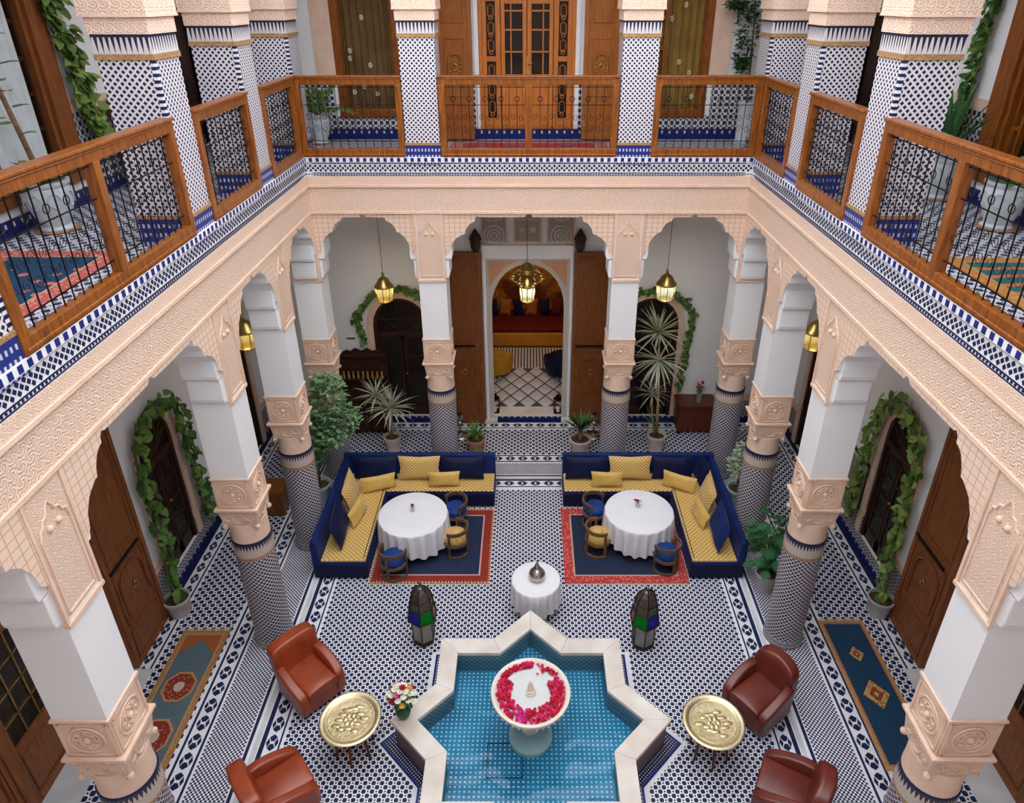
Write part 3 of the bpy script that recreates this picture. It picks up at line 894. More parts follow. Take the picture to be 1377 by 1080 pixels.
def door_leaf(t, x0, x1, z0, z1, y0, y1, mat, n=-1, studs=False, bar=True):
    # big carved board leaf; local frame of t; front face at y0 when n=-1
    l = MB().box(x0, x1, y0, y1, z0, z1).build('door_leaf', mat, t, bevel=.006)
    w = x1-x0; H_ = z1-z0; f = y0 if n < 0 else y1; e = n*.018
    def mould(nm, a0, a1, b0, b1, th=.035):
        m = MB()
        for (p, q, r, s_) in ((a0,a0+th,b0,b1),(a1-th,a1,b0,b1),(a0+th,a1-th,b0,b0+th),(a0+th,a1-th,b1-th,b1)):
            m.box(p, q, f, f+e, r, s_)
        m.build(nm, mat, l, bevel=.005)
    mould('stile_frame', x0, x1, z0, z1, .07)
    mould('panel', x0+.11, x1-.11, z0+.52*H_, z1-.10, .03)
    mould('panel', x0+.11, x1-.11, z0+.07, z0+.17*H_, .03)
    mould('panel', x0+.11, x1-.11, z0+.20*H_, z0+.46*H_, .03)
    c = (x0+x1)/2; r = w/2-.18
    ar = MB(); pts = [(c-r, f+e, z0+.24*H_)]+[(c-r*math.cos(PI*k/10), f+e, z0+.36*H_+r*.95*math.sin(PI*k/10)) for k in range(11)]+[(c+r, f+e, z0+.24*H_)]
    ar.tube(pts, .018, 5); ar.build('arched_moulding', mat, l, 50)
    if bar:
        b = MB(); b.box(x0+.06, x1-.16, f+e*1.5, f+e*2.6, z0+.482*H_, z0+.492*H_); b.build('latch_bar', m_black, l)
    k = MB(); k.ring((c, f+e*1.6, z0+.33*H_), .045, .008, 14, 5, 'y'); k.ball((c, f+e, z0+.33*H_+.05), .02, n=8, m=6); k.build('knocker', m_brass, l, True)
    if studs:
        s_ = MB()
        for i in range(10):
            a = 2*PI*i/10
            s_.ball((c+.09*math.cos(a), f+e, z0+.33*H_+.11*math.sin(a)), .014, n=6, m=4)
        s_.build('studs', m_brass, l)
    return l
# salon doorway: stone frame, lintel, carved plate and the two great leaves
t = thing('door_7', 'tall carved brown double door folded open beside the salon arch', 'door', (0, YW, 0), 0, None, 'structure')
door_leaf(t, -1.66, -.90, .02, 3.76, -.14, -.06, m_wood_brown)
door_leaf(t, .86, 1.62, .02, 3.76, -.14, -.06, m_wood_brown)
fr = MB()
for s in (-1, 1): fr.box(-.02+s*.80, -.02+s*.86, -.10, .02, 0, 3.66)
fr.box(-.88, .84, -.10, .02, 3.62, 3.88); fr.build('stone_frame', m_white, t, bevel=.008)
pl = MB(); io = arch_line(.70, 2.62, 3.50, 14)
for x, z in [(0,0)]: pass
outer = [(-.82,.1),(-.82,3.62),(.78,3.62),(.78,.1)]
inner = [(.68,.1)]+[(x-.02, z) for x, z in io[::-1]]+[(-.72,.1)]
pl.prism(outer+inner, -.04, .0, 'y'); pl.build('carved_arch_plate', carved('pale_arch_relief', 38, .5, .01, (.62,.57,.50), (.34,.29,.24)), t)
sp = MB()
for s in (-1, 1): sp.prism([(s*.74-.02,3.56),(s*.74-.02,3.02),(s*.62-.02,3.22),(s*.44-.02,3.43),(s*.22-.02,3.56)], -.052, -.035, 'y')
m_terracotta = carved('terracotta_relief', 40, .4, .01, (.58,.26,.13), (.66,.50,.38))
sp.build('spandrel', m_terracotta, t)
bl = MB()
for s in (-1, 1): bl.box(-.02+s*.80-.10, -.02+s*.80+.16, -.16, -.0, 0, .09)
bl.build('marble_block', m_marble, t, bevel=.01)
m_carved_grey = carved('grey_carved', 24, .5, .015, (.46,.40,.33), (.20,.17,.14))
# carved wall panels above the doorway
for k, (a, b, lab) in enumerate(((-.90,-.40,'left'), (-.29,.24,'middle'), (.33,.86,'right'))):
    p = thing('wall_panel', {'left':'grey carved stucco panel with rosettes over the salon door leaf by the yellow tub chair','middle':'grey carved stucco panel with two stars above the salon arch','right':'grey carved stucco panel with rosettes over the salon door leaf by the blue tub chair'}[lab], 'panel', (0, YW, 0))
    MB().box(a, b, -.03, -.002, 3.92, 5.15).build('carved_ground', m_carved_grey, p)
    fr = MB(); c = (a+b)/2
    for (x0,x1,z0,z1) in ((a,a+.03,3.92,5.15),(b-.03,b,3.92,5.15),(a,b,3.92,3.95)): fr.box(x0,x1,-.045,-.002,z0,z1)
    fr.build('frame', m_peach, p)
    rl = MB()
    if lab != 'middle':
        for zz in (4.05, 4.52, 4.98):
            for r in (.19, .12, .06): rl.ring((c, -.035, zz), r, .012, 18, 5, 'y')
    else:
        for q in (-.1, .1):
            for i in range(8):
                a_ = 2*PI*i/8
                rl.tube([(c+q, -.04, 4.16), (c+q+.08*math.cos(a_), -.04, 4.16+.08*math.sin(a_))], [.02, .006], 4)
        for zz in (4.4, 4.7, 5.0):
            for q in (-.15, -.05, .05, .15): rl.ring((c+q, -.035, zz), .055, .008, 12, 4, 'y')
    rl.build('relief', m_marble_cool, p, 50)
# wooden pivot brackets
for s, lab in ((-1, 'dark turned wooden pivot bracket above the salon door leaf by the yellow tub chair'), (1, 'dark turned wooden pivot bracket above the salon door leaf by the blue tub chair')):
    b = thing('pivot_bracket', lab, 'bracket', (-.02+s*.97, YW-.12, 3.78))
    MB().lathe([(.05,0),(.07,.03),(.085,.06),(.095,.12),(.10,.20)], 8).build('stem', m_wood_dark, b)
    MB().lathe([(.10,.20),(.12,.23),(.10,.29),(.05,.37),(.012,.43)], 8).build('finial', m_wood_dark, b)
    MB().box(-.05, .05, .05, .12, .06, .28).build('wall_plate', m_wood_dark, b)
# side gallery great doors
for s, nm, num in ((-1, 'left', 8), (1, 'right', 9)):
    t = thing('door_%d' % num, 'great brown wooden door with carved leaves folded open beside the %s runner' % ('octagon' if s < 0 else 'diamond'), 'door', (s*XW, 5.40, 0), -s*PI/2, None, 'structure')
    # local x runs along the wall, local -y faces the court; keep leaves toward +-y world
    door_leaf(t, -1.90, -1.00, .02, 3.30, -.13, -.05, m_wood_brown); door_leaf(t, 1.00, 1.90, .02, 3.30, -.13, -.05, m_wood_brown)
    f = MB(); arch_band(f, .82, .90, 0, 2.35, 2.87, 2.95, .03, .18); f.build('frame', m_wood_brown, t, bevel=.008)
    for q in (-1, 1):
        lf = MB(); w = .82
        for (a,b,c,d) in ((.0,.09,.02,2.30),(w-.10,w,.02,2.30),(.09,w-.10,.02,.14),(.09,w-.10,.78,.92),(.09,w-.10,2.18,2.30)): lf.box(q*a, q*b, .07, .13, c, d)
        l = lf.build('glazed_leaf', m_wood_brown, t, bevel=.006)
        MB().box(q*.12, q*(w-.13), .085, .115, .17, .75).build('panel', m_wood_brown, l, bevel=.02)
        MB().box(q*.09, q*(w-.10), .098, .104, .92, 2.18).build('pane', m_glass_dark, l)
        mu = MB()
        for k in (1, 2): mu.box(q*(.09+k*.21)-.01, q*(.09+k*.21)+.01, .08, .12, .92, 2.18)
        for k in (1, 2, 3): mu.box(q*.09, q*(w-.10), .08, .12, .92+k*.315-.01, .92+k*.315+.01)
        mu.build('muntins', m_brass, l)
        h_ = MB(); h_.tube([(q*.045,.03,1.0),(q*.045,.03,1.1),(q*.12,.03,1.1)], .012, 6); h_.build('handle', m_brass, l, True)
    MB().box(-1.0, 1.0, .30, .34, -.02, 3.05).build('backing', m_glass_dark, t)  # added dark sheet in place of the dark room behind
    g = MB(); g.prism([(-.82,2.34)]+arch_line(.82,2.36,2.87)+[(.82,2.34)], .10, .106, 'y'); g.build('fanlight', m_glass_dark, t)
    sl = MB().box(-1.0, 1.0, -.34, .28, 0, .018).build('threshold', m_marble_cool, t)

# ---------------------------------------------------------------- salon behind the arch
m_salon = NT('salon_wall')
_n = m_salon.noise(2.6, 5); _v = m_salon.voro(9)
m_salon.set(Base_Color=m_salon.mix(m_salon.ramp(_n, (0,0,0), (1,1,1), .42, .60), (.16,.045,.018), m_salon.ramp(_v, (.62,.30,.05), (.40,.15,.03), .1, .6)), Roughness=.6); m_salon = m_salon.mat
m_salon_dark = simple('salon_plaster', (.30,.13,.06), .8, col2=(.22,.09,.04))
sf = MB().box(-1.9, 1.9, YW+.0, 17.2, -.1, .098).build('floor_salon', simple('salon_floor_ground', (.10,.075,.06), .4))
struct(sf, 'salon floor of pale marble lozenges between dark bands', 'floor')
MB().box(-.72, .68, YW-.01, 12.98, .06, .112).build('threshold', m_marble, sf, bevel=.006)
MB().box(-.72, .68, YW-.022, YW-.01, 0, .10).build('step_riser', m_skirt, sf)
d = .205; tm = MB(); tm.add([(-.5*d*1.0,0,0),(0,-.5*d*1.45,0),(.5*d,0,0),(0,.5*d*1.45,0),(-.46*d,0,.012),(0,-.46*d*1.45,.012),(.46*d,0,.012),(0,.46*d*1.45,.012)], [(4,5,6,7),(0,1,5,4),(1,2,6,5),(2,3,7,6),(3,0,4,7)])
tm.v = [(x*1.72, y*1.72, z) for x, y, z in tm.v]
tme = None
px, py = d*2.02, d*1.45*2.02
for j in range(12):
    for i in range(-3, 4):
        x = i*px*.93+(px*.465 if j % 2 else 0); y = 13.18+j*py*.5*.93
        if abs(x) > .95 or y > 14.62: continue
        if tme is None: o = tm.build('tile', m_marble_cool, sf); tme = o.data
        else: o = put('tile', tme, sf)
        o.location = (x-.02, y, .094)
st = MB()
for i in range(-16, 17):
    for j in range(10):
        st.box(i*.075-.021, i*.075+.021, 14.74+j*.112, 14.83+j*.112, .09, .104)
stuff(st.build('tile_strip', m_tile_white, sf))
wall('wall_salon_back', 'y', 17.2, 17.4, -2.1, 2.1, 0, 4.2, [], m_salon, 'dark gold mottled back wall of the salon')
wall('wall_salon_left', 'x', -1.9, -2.1, YW+.3, 17.2, 0, 4.2, [], m_salon_dark, 'dark brown salon wall behind the yellow tub chair')
wall('wall_salon_right', 'x', 1.9, 2.1, YW+.3, 17.2, 0, 4.2, [], m_salon_dark, 'dark brown salon wall behind the blue tub chair')
struct(MB().box(-2.1, 2.1, YW+.3, 17.4, 4.0, 4.2).build('ceiling_salon', m_wood_brown), 'brown wooden salon ceiling', 'ceiling')
m_gold_satin = simple('gold_satin', (.70,.30,.03), .45, col2=(.56,.22,.02), scale=4)
m_maroon = simple('maroon_velvet', (.16,.018,.012), .7, col2=(.10,.01,.008))
m_bluev = simple('blue_velvet_dark', (.006,.012,.07), .7, col2=(.004,.008,.04))
b = thing('salon_bench', 'long gold-skirted bench with maroon seat along the salon back wall', 'sofa', (0, 16.45, .1))
MB().box(-1.75, 1.75, -.55, .70, 0, .36).build('skirt', m_gold_satin, b, bevel=.03)
MB().box(-1.75, 1.75, -.50, .70, .36, .50).build('seat', m_maroon, b, bevel=.05, seg=3)
m_rust = simple('rust_brocade', (.30,.06,.02), .7, col2=(.45,.2,.06), scale=30)
def pillow_mesh(w, h, d, n=8):
    mb = MB(); vs = []
    for sd in (1, -1):
        for j in range(n+1):
            for i in range(n+1):
                u, v = i/n*2-1, j/n*2-1
                e = (1-u**4)*(1-v**4)
                pin = 1-.10*(1-abs(u))*(abs(v)**2) ; pin2 = 1-.10*(1-abs(v))*(abs(u)**2)
                vs.append((u*w/2*pin2, sd*d/2*max(e, 0)**.55, v*h/2*pin))
    fs = []
    N = (n+1)**2
    for j in range(n):
        for i in range(n):
            a = j*(n+1)+i
            fs.append((a+1, a, a+n+1, a+n+2)); fs.append((N+a, N+a+1, N+a+n+2, N+a+n+1))
    mb.add(vs, fs); return mb
def make_cushion(label, loc, rz, tilt, w, h, d, mat, group=None, rot=0):
    mb = pillow_mesh(w, h, d)
    o = mb.build('cushion', mat, None, True)
    o.location = loc; o.rotation_euler = (tilt, rot, rz)
    return tag(o, label, 'cushion', group)
for k, (x, mt, lab) in enumerate(((-.78, m_bluev, 'dark blue cushion at the salon bench end behind the yellow tub chair'), (-.50, m_rust, 'rust brocade cushion on the salon bench, second from the yellow tub chair end'), (-.22, m_bluev, 'dark blue cushion between two rust brocade ones on the salon bench'), (.08, m_rust, 'rust brocade cushion between two dark blue ones at the middle of the salon bench'), (.36, m_bluev, 'dark blue cushion between a rust and a deep red one on the salon bench'), (.64, m_maroon, 'deep red cushion propped on the maroon salon bench'), (.90, m_bluev, 'dark blue cushion at the salon bench end behind the blue tub chair'))):
    make_cushion(lab, (x*1.18-.02, 16.72, .842), 0, -.22, .26 if mt is m_bluev else .30, .46, .14, mt, 'cushions on the salon bench', rot=(.08 if k % 2 else -.06))
def tub_chair(label, loc, rz, mat, leg):
    t = thing('tub_chair', label, 'armchair', loc, rz); t.scale = (1.18, 1.18, 1.08)
    # shell
    mb = MB(); n = 26; a0, a1 = -.18*PI, 1.18*PI
    prof = []
    vs = []
    for i in range(n+1):
        a = a0+(a1-a0)*i/n
        top = .44+.26*max(0, math.sin((a-a0)/(a1-a0)*PI))**.6
        for (r, z) in ((.335,.10),(.365,.25),(.375,top-.03),(.35,top),(.30,top-.03),(.28,.36)):
            vs.append((r*math.cos(a), r*math.sin(a), z))
    fs = []
    for i in range(n):
        for k in range(5): fs.append((i*6+k, (i+1)*6+k, (i+1)*6+k+1, i*6+k+1))
    fs.append(tuple(range(5,-1,-1))); fs.append(tuple(n*6+k for k in range(6)))
    mb.add(vs, fs); mb.build('shell', mat, t, 60)
    MB().lathe([(.28,.14),(.31,.2),(.31,.38),(.28,.42),(0,.435)], 24).build('seat', mat, t, 60)
    for sx in (-1,1):
        for sy in (-1,1):
            l = MB(); l.tube([(sx*.18,sy*.18,.15),(sx*.23,sy*.23,0)], [.02,.012], 6); l.build('leg', leg, t)
    return t
m_yellowv = simple('yellow_velvet', (.62,.33,.02), .55, col2=(.50,.25,.015))
m_navyv = simple('navy_velvet', (.008,.014,.05), .6, col2=(.005,.009,.03))
tub_chair('mustard yellow velvet tub chair inside the salon', (-.80, 14.55, .1), PI-.6, m_yellowv, m_wood_dark)
tub_chair('midnight blue velvet tub chair inside the salon', (.78, 14.5, .1), PI+.6, m_navyv, m_wood_dark)
def point(name, loc, e, col, r=.1):
    l = bpy.data.lights.new(name, 'POINT'); l.energy = e; l.color = col; l.shadow_soft_size = r
    o = bpy.data.objects.new(name, l); COL.objects.link(o); o.location = loc; return o
point('salon_lamp', (0, 15.2, 3.3), 22, (1, .72, .42), .25)

# ---------------------------------------------------------------- upper doors and windows
t = thing('door_10', 'orange wooden double door with small glass panes and brass handle, upper gallery', 'door', (-.03, YW, 0), 0, None, 'structure')
fr = MB()
for s in (-1, 1): fr.box(s*.74, s*.80, .02, .16, 5.9, 9.0)
fr.box(-.74, .74, .02, .16, 8.0, 8.2); fr.build('frame', m_wood_orange, t, bevel=.006)
for s in (-1, 1):
    sd = MB()
    for (a,b,c,d) in ((.44,.52,5.9,8.0),(.67,.74,5.9,8.0),(.52,.67,5.9,6.12),(.52,.67,7.02,7.10),(.52,.67,7.92,8.0)): sd.box(s*a,s*b,.05,.12,c,d)
    p = sd.build('side_panel', m_wood_orange, t, bevel=.004)
    MB().box(s*.52, s*.67, .10, .105, 6.12, 7.92).build('backing', m_glass_dark, p)
    la = MB(); x = s*.595
    for (z0, z1) in ((6.14, 7.0), (7.12, 7.90)):
        n = 3; h = (z1-z0)/n
        for k in range(n):
            c = z0+(k+.5)*h
            la.ring((x, .085, z0+k*h+.04), .032, .008, 10, 4, 'y')
            la.tube([(x, .085, c-h*.32),(x-.045,.085,c-h*.2),(x-.045,.085,c+h*.28),(x,.085,c+h*.40),(x+.045,.085,c+h*.28),(x+.045,.085,c-h*.2),(x,.085,c-h*.32)], .009, 4)
    la.build('lattice', m_wood_orange, p)
    lf = MB()
    for (a,b,c,d) in ((.005,.075,5.92,7.98),(.365,.43,5.92,7.98),(.075,.365,5.92,6.06),(.075,.365,6.62,6.82),(.075,.365,7.88,7.98)): lf.box(s*a,s*b,.06,.11,c,d)
    l = lf.build('door_leaf', m_wood_orange, t, bevel=.005)
    MB().box(s*.07, s*.37, .075, .10, 6.05, 6.63).build('panel', m_wood_orange, l, bevel=.02)
    rows = [6.82, 7.17, 7.50, 7.78, 7.88]
    for k in range(4):
        for (a, b) in ((.075,.265),(.265,.365)):
            MB().box(s*(a+.008), s*(b-.008), .083, .088, rows[k]+.01, rows[k+1]-.01).build('pane', m_glass_dark, l)
        if k: MB().box(s*.075, s*.365, .065, .105, rows[k]-.012, rows[k]+.012).build('muntin', m_wood_orange, l)
    MB().box(s*.265-.01, s*.265+.01, .065, .105, 6.82, 7.88).build('muntin', m_wood_orange, l)
    if s == -1: pass
    else:
        hd = MB(); hd.box(-.012,.022,.045,.062,6.82,7.10); hd.tube([(.005,.03,6.99),(.09,.03,6.99)], .011, 6); hd.build('handle', m_brass, l)
door_leaf(t, -1.47, -.90, ZF+.02, 9.28, -.14, -.06, wood('leaf_wood_warm', (.40,.14,.032), (.24,.07,.015)), studs=True, bar=False)
door_leaf(t, .93, 1.50, ZF+.02, 9.28, -.14, -.06, wood('leaf_wood_warm2', (.46,.165,.035), (.28,.085,.018)), studs=True, bar=False)
MB().box(-.9, .9, .30, .34, 5.8, 9.1).build('backing', m_glass_dark, t)  # dark sheet added to keep the sky from showing through the door
jm = MB()
for s in (-1, 1): jm.box(s*.80+(.0 if s>0 else 0), s*.87, -.04, .02, 6.75, 9.0)
jm.build('white_jamb', m_white, t)
def curtain(parent, x0, x1, z0, z1, y, mat):
    mb = MB(); n = 40; vs = []
    for k in range(n+1):
        x = x0+(x1-x0)*k/n
        yy = y+.03*math.sin(k*1.1)+.015*math.sin(k*2.3)
        vs += [(x,yy,z0),(x,yy,z1)]
    mb.add(vs, [(2*k,2*k+2,2*k+3,2*k+1) for k in range(n)])
    return mb.build('curtain', mat, parent, True)
m_curt = simple('gold_brown_curtain', (.18,.105,.038), .6, col2=(.115,.062,.022), scale=3, bump=.3, bscale=200)
m_flower = simple('curtain_flower', (.62,.55,.42), .7)
for c, lab in ((-2.67, 'wood-framed window with brown curtain behind the potted palm'), (2.45, 'wood-framed window with olive-gold curtain in the upper back gallery')):
    w = thing('window_1' if c < 0 else 'window_2', lab, 'window', (c, YW, 0), 0, None, 'structure')
    f = MB()
    for s in (-1, 1): f.box(s*.42, s*.55, -.03, .14, 6.16, 9.0); f.box(s*.40, s*.42, .0, .14, 6.3, 9.0)
    f.box(-.55, .55, -.05, .14, 6.14, 6.28); f.build('frame', m_wood, w, bevel=.008)
    curtain(w, -.42, .42, 6.26, 9.0, .10, m_curt if c < 0 else simple('olive_gold_curtain', (.30,.19,.04), .6, col2=(.2,.115,.025), scale=3, bump=.3, bscale=200))
    MB().box(-.45, .45, .16, .2, 6.2, 9.0).build('backing', m_glass_dark, w)
    fl_ = MB()
    for k in range(7):
        fx, fz = random.uniform(-.33,.33), random.uniform(6.4,7.95)
        for i in range(5):
            a = 2*PI*i/5; fl_.ball((fx+.022*math.cos(a), .045, fz+.03*math.sin(a)), .016, .006, .02, 6, 4)
    fl_.build('embroidered_flowers', m_flower, w)
    sh = MB(); s = -1 if c > 0 else 1
    if c > 0:
        for (a,b,z0,z1) in ((-.41,-.36,6.3,9),(-.24,-.19,6.3,9)): sh.box(a,b,-.02,.05,z0,z1)
        for z0 in (6.3,6.75,7.2,7.65,8.1): sh.box(-.36,-.24,-.02,.05,z0,z0+.06)
        sh.build('shutter', m_wood, w)
m_sheer = simple('white_curtain', (.62,.66,.68), .8, col2=(.5,.54,.56), scale=4)
for s, nm in ((-1,'left'),(1,'right')):
    # local x along the wall: for the left wall +x local = +y world
    w = thing('window_3' if s < 0 else 'window_4', ('wood-framed upper window with white curtain beside the trailing pothos' if s < 0 else 'wood-framed upper window with dark panes beside the climbing vine'), 'window', (s*XW, 7.70, 0), -s*PI/2, None, 'structure')
    q = -s      # local x sign that points away from the camera
    f = MB()
    for e in (-1, 1): f.box(e*.56, e*.84, -.05, .2, 6.1, 9.2); f.box(e*.50, e*.56, .0, .2, 6.2, 9.2)
    f.box(-.84, .84, -.06, .2, 6.05, 6.2); f.build('frame', m_wood_brown if s < 0 else m_wood, w, bevel=.01)
    MB().box(-.5, .5, .17, .18, 6.2, 9.2).build('glass', m_glass_dark, w)
    sh = MB()
    for (a,b) in ((.33,.37),(.46,.5)): sh.box(q*a,q*b,.08,.14,6.2,9.2)
    for k in range(8): sh.box(q*.37,q*.46,.08,.14,6.3+k*.36,6.34+k*.36)
    sh.build('shutter', m_wood_dark if s < 0 else m_wood, w)
    if s < 0: curtain(w, -.48, .32*q if q > 0 else .3, 6.2, 9.1, .05, m_sheer)
    d_ = thing('door_11' if s < 0 else 'door_12', ('dark door under a wooden lintel past the potted palm in the upper gallery' if s < 0 else 'dark door under a wooden lintel past the ficus planter in the upper gallery'), 'door', (s*XW, 11.65, 0), -s*PI/2, None, 'structure')
    f = MB()
    for e in (-1, 1): f.box(e*.5, e*.58, -.03, .1, ZF+.02, 7.72)
    f.box(-.75, .75, -.05, .1, 7.72, 7.84); f.build('frame', m_wood_brown, d_, bevel=.006)
    for e in (-1, 1):
        l = MB().box(e*.005, e*.495, .04, .09, ZF+.02, 7.71).build('door_leaf', m_wood_dark, d_)
        if e > 0: MB().box(-.6, .6, .30, .34, 5.7, 7.8).build('backing', m_glass_dark, d_)  # added dark panel closes the doorway against the sky
        for (z0, z1) in ((5.95,6.5),(6.62,7.55)): MB().box(e*.08, e*.42, .025, .045, z0, z1).build('panel', m_wood_dark, l, bevel=.012)
# ---------------------------------------------------------------- star fountain
ft = thing('star_fountain', 'eight-pointed star fountain with marble rim, blue mosaic pool and raised bowl', 'fountain', (SC[0], SC[1], 0))
def star(s, z):
    out = []
    for k in range(16):
        a = k*PI/8; r = s*math.sqrt(2) if k % 2 == 0 else s/math.cos(PI/8)
        out.append((r*math.cos(a), r*math.sin(a), z))
    return out
def star_wall(s, z0, z1, inward):
    mb = MB(); a = star(s, z0); b = star(s, z1)
    fs = [(k, (k+1)%16, 16+(k+1)%16, 16+k) for k in range(16)]
    if inward: fs = [f[::-1] for f in fs]
    return mb.add(a+b, fs)
def pool_wall_mat():
    t = NT('pool_wall_mosaic'); x, y, z = t.xyz()
    g = t.n.new('ShaderNodeNewGeometry'); 
    u = t.math('ADD', x, t.math('MULTIPLY', y, 1.0))
    a = t.math('ADD', u, z); b = t.math('SUBTRACT', u, z)
    m = t.math('MAXIMUM', t.cell(a, .075), t.cell(b, .075))
    l = t.math('GREATER_THAN', m, .36); d = t.math('LESS_THAN', m, .12)
    c = t.mix(l, (.24,.36,.40), (.06,.11,.15))
    t.set(Base_Color=t.mix(d, c, (.02,.05,.08)), Roughness=.3); return t.mat
def pool_mat():
    t = NT('pool_floor_mosaic'); x, y, z = t.xyz()
    m = t.lattice(x, y, .055, .20)
    g = t.math('GREATER_THAN', t.math('MAXIMUM', t.cell(x, .0275), t.cell(y, .0275)), .44)
    base = t.ramp(t.noise(3, 4), (.02,.17,.30), (.035,.27,.44), .35, .65)
    t.set(Base_Color=t.mix(m, base, (.50,.68,.74)), Roughness=.3); return t.mat
m_pool = pool_mat(); m_poolwall = pool_wall_mat()
m_mosaic_brown = dado_mat('plum_mosaic', (.30,.22,.24), (.06,.035,.05), .03)
o, i = star(SO, 0), star(SI, 0)
star_wall(SO-.035, 0, .395, False).build('outer_wall', m_mosaic_brown, ft)
star_wall(SI+.012, .10, .395, True).build('inner_wall', m_poolwall, ft)
pb = MB(); pb.add(star(SI+.012, .10), [tuple(range(16))]); pb.build('pool_floor', m_pool, ft)
for k in range(16):
    q = [o[k], o[(k+1)%16], i[(k+1)%16], i[k]]
    cx_ = sum(p[0] for p in q)/4; cy_ = sum(p[1] for p in q)/4
    q = [(cx_+(p[0]-cx_)*.997, cy_+(p[1]-cy_)*.997) for p in q]
    MB().prism(q, .395, .45, 'z').build('marble_slab', m_marble, ft, bevel=.005)
hb = MB(); hx, hy, e = -.30, -.27, .006
for (a,b,c,d) in ((-.215,.215,-.21,-.21+e*1.6),(-.215,.215,.21-e*1.6,.21),(-.215,-.215+e*1.6,-.21,.21),(.215-e*1.6,.215,-.21,.21)): hb.box(hx+a,hx+b,hy+c,hy+d,.10,.106)
hb.build('drain_hatch_joint', m_black, ft)
def water_mat():
    t = NT('pool_water')
    tr = t.n.new('ShaderNodeBsdfTransparent'); tr.inputs[0].default_value = (.72,.90,.95,1)
    gl = t.n.new('ShaderNodeBsdfGlossy'); gl.inputs['Roughness'].default_value = .03
    bp = t.n.new('ShaderNodeBump'); bp.inputs['Strength'].default_value = .25; bp.inputs['Distance'].default_value = .02
    t.ln(t.wave(1.3, 9, typ='RINGS', dscale=1.2), bp.inputs['Height']); t.ln(bp.outputs[0], gl.inputs['Normal'])
    fr = t.n.new('ShaderNodeFresnel'); fr.inputs[0].default_value = 1.33; t.ln(bp.outputs[0], fr.inputs['Normal'])
    mx = t.n.new('ShaderNodeMixShader'); t.ln(fr.outputs[0], mx.inputs[0]); t.ln(tr.outputs[0], mx.inputs[1]); t.ln(gl.outputs[0], mx.inputs[2])
    t.ln(mx.outputs[0], t.out.inputs[0]); return t.mat
m_water = water_mat()
wt = MB(); wt.add(star(SI+.011, .30), [tuple(range(16))]); wt.build('water', m_water, ft)
# bowl on its foot
m_bowl = simple('cream_marble', (.80,.74,.66), .3, col2=(.70,.62,.53), scale=2.5, detail=7)
BY = .02
_k = set(ft.children)
MB().lathe([(.26,0),(.26,.05),(.22,.08),(.15,.12),(.115,.2),(.11,.40),(.13,.50),(.17,.56)], 32).build('bowl_foot', m_bowl, ft, 40)
bw = MB(); bw.lathe([(.16,.55),(.27,.60),(.37,.67),(.43,.745),(.452,.79),(.458,.81),(.455,.825),(.435,.83),(.415,.822),(.40,.80),(.36,.775),(.2,.765),(0,.762)], 48)
bw.build('bowl', m_bowl, ft, 50)
ribs = MB()
for k in range(40):
    a = 2*PI*k/40; ribs.ball((.435*math.cos(a), .435*math.sin(a), .752), .013, .013, .024, 6, 4)
stuff(ribs.build('fluted_edge', m_bowl, ft, True))
wm = simple('bowl_water', (.62,.66,.66), .08, col2=(.66,.70,.69))
MB().lathe([(0,.792),(.405,.792)], 40, cap=False).build('bowl_water', wm, ft)
nz = MB(); nz.lathe([(.062,.79),(.062,.815),(.05,.825),(.05,.845),(.036,.855),(.034,.90),(.026,.91),(.022,.95),(.008,.985),(0,.99)], 20); nz.build('nozzle', m_bowl, ft, 40)
for o_ in ft.children:
    if o_ not in _k: o_.location = (0, BY, .10)
pm_ = [simple('petal_red', (.55,.012,.035), .5, col2=(.40,.006,.02), scale=20), simple('petal_pink', (.70,.03,.16), .5, col2=(.60,.02,.10), scale=20), simple('petal_magenta', (.75,.04,.42), .5, col2=(.6,.03,.3), scale=20)]
pt = MB(); rr = random.Random(3)
def petal(x, y, z, r, mi):
    a = rr.uniform(0, 6.28); n = 6; tx, ty = rr.uniform(-.5,.5), rr.uniform(-.5,.5)
    vs = [(x, y, z+r*.1)]
    for k in range(n):
        b = a+2*PI*k/n; q = r*(1.0 if k % 2 else .8); dx, dy = q*math.cos(b), q*math.sin(b)
        vs.append((x+dx, y+dy, z+dx*tx+dy*ty+r*.45))
    pt.add(vs, [(0, 1+k, 1+(k+1)%n) for k in range(n)], mi)
for k in range(820):
    a = rr.uniform(0, 2*PI)
    deg = math.degrees(a)
    # thick over left and front, thinner at right, gap at the back right
    if 62 < deg < 86 and rr.random() < .93: continue
    if 30 < deg <= 62 and rr.random() < .55: continue
    if 86 <= deg < 125: r0, r1 = .33, .40
    elif 30 < deg <= 62: r0, r1 = .33, .395
    elif 125 <= deg < 150: r0, r1 = .34, .40
    else: r0, r1 = .225, .395
    r = math.sqrt(rr.uniform(r0*r0, r1*r1))
    mi = 2 if (235 < deg < 260 and rr.random() < .6) else (1 if rr.random() < .4 else 0)
    petal(r*math.cos(a), r*math.sin(a), .797+rr.uniform(0,.012), rr.uniform(.016,.027), mi)
po = pt.build('rose_petals', pm_, None); po.location = (SC[0], SC[1]+BY, .10)
tag(po, 'loose red and pink rose petals floating round the marble bowl', 'petals', None, 'stuff')

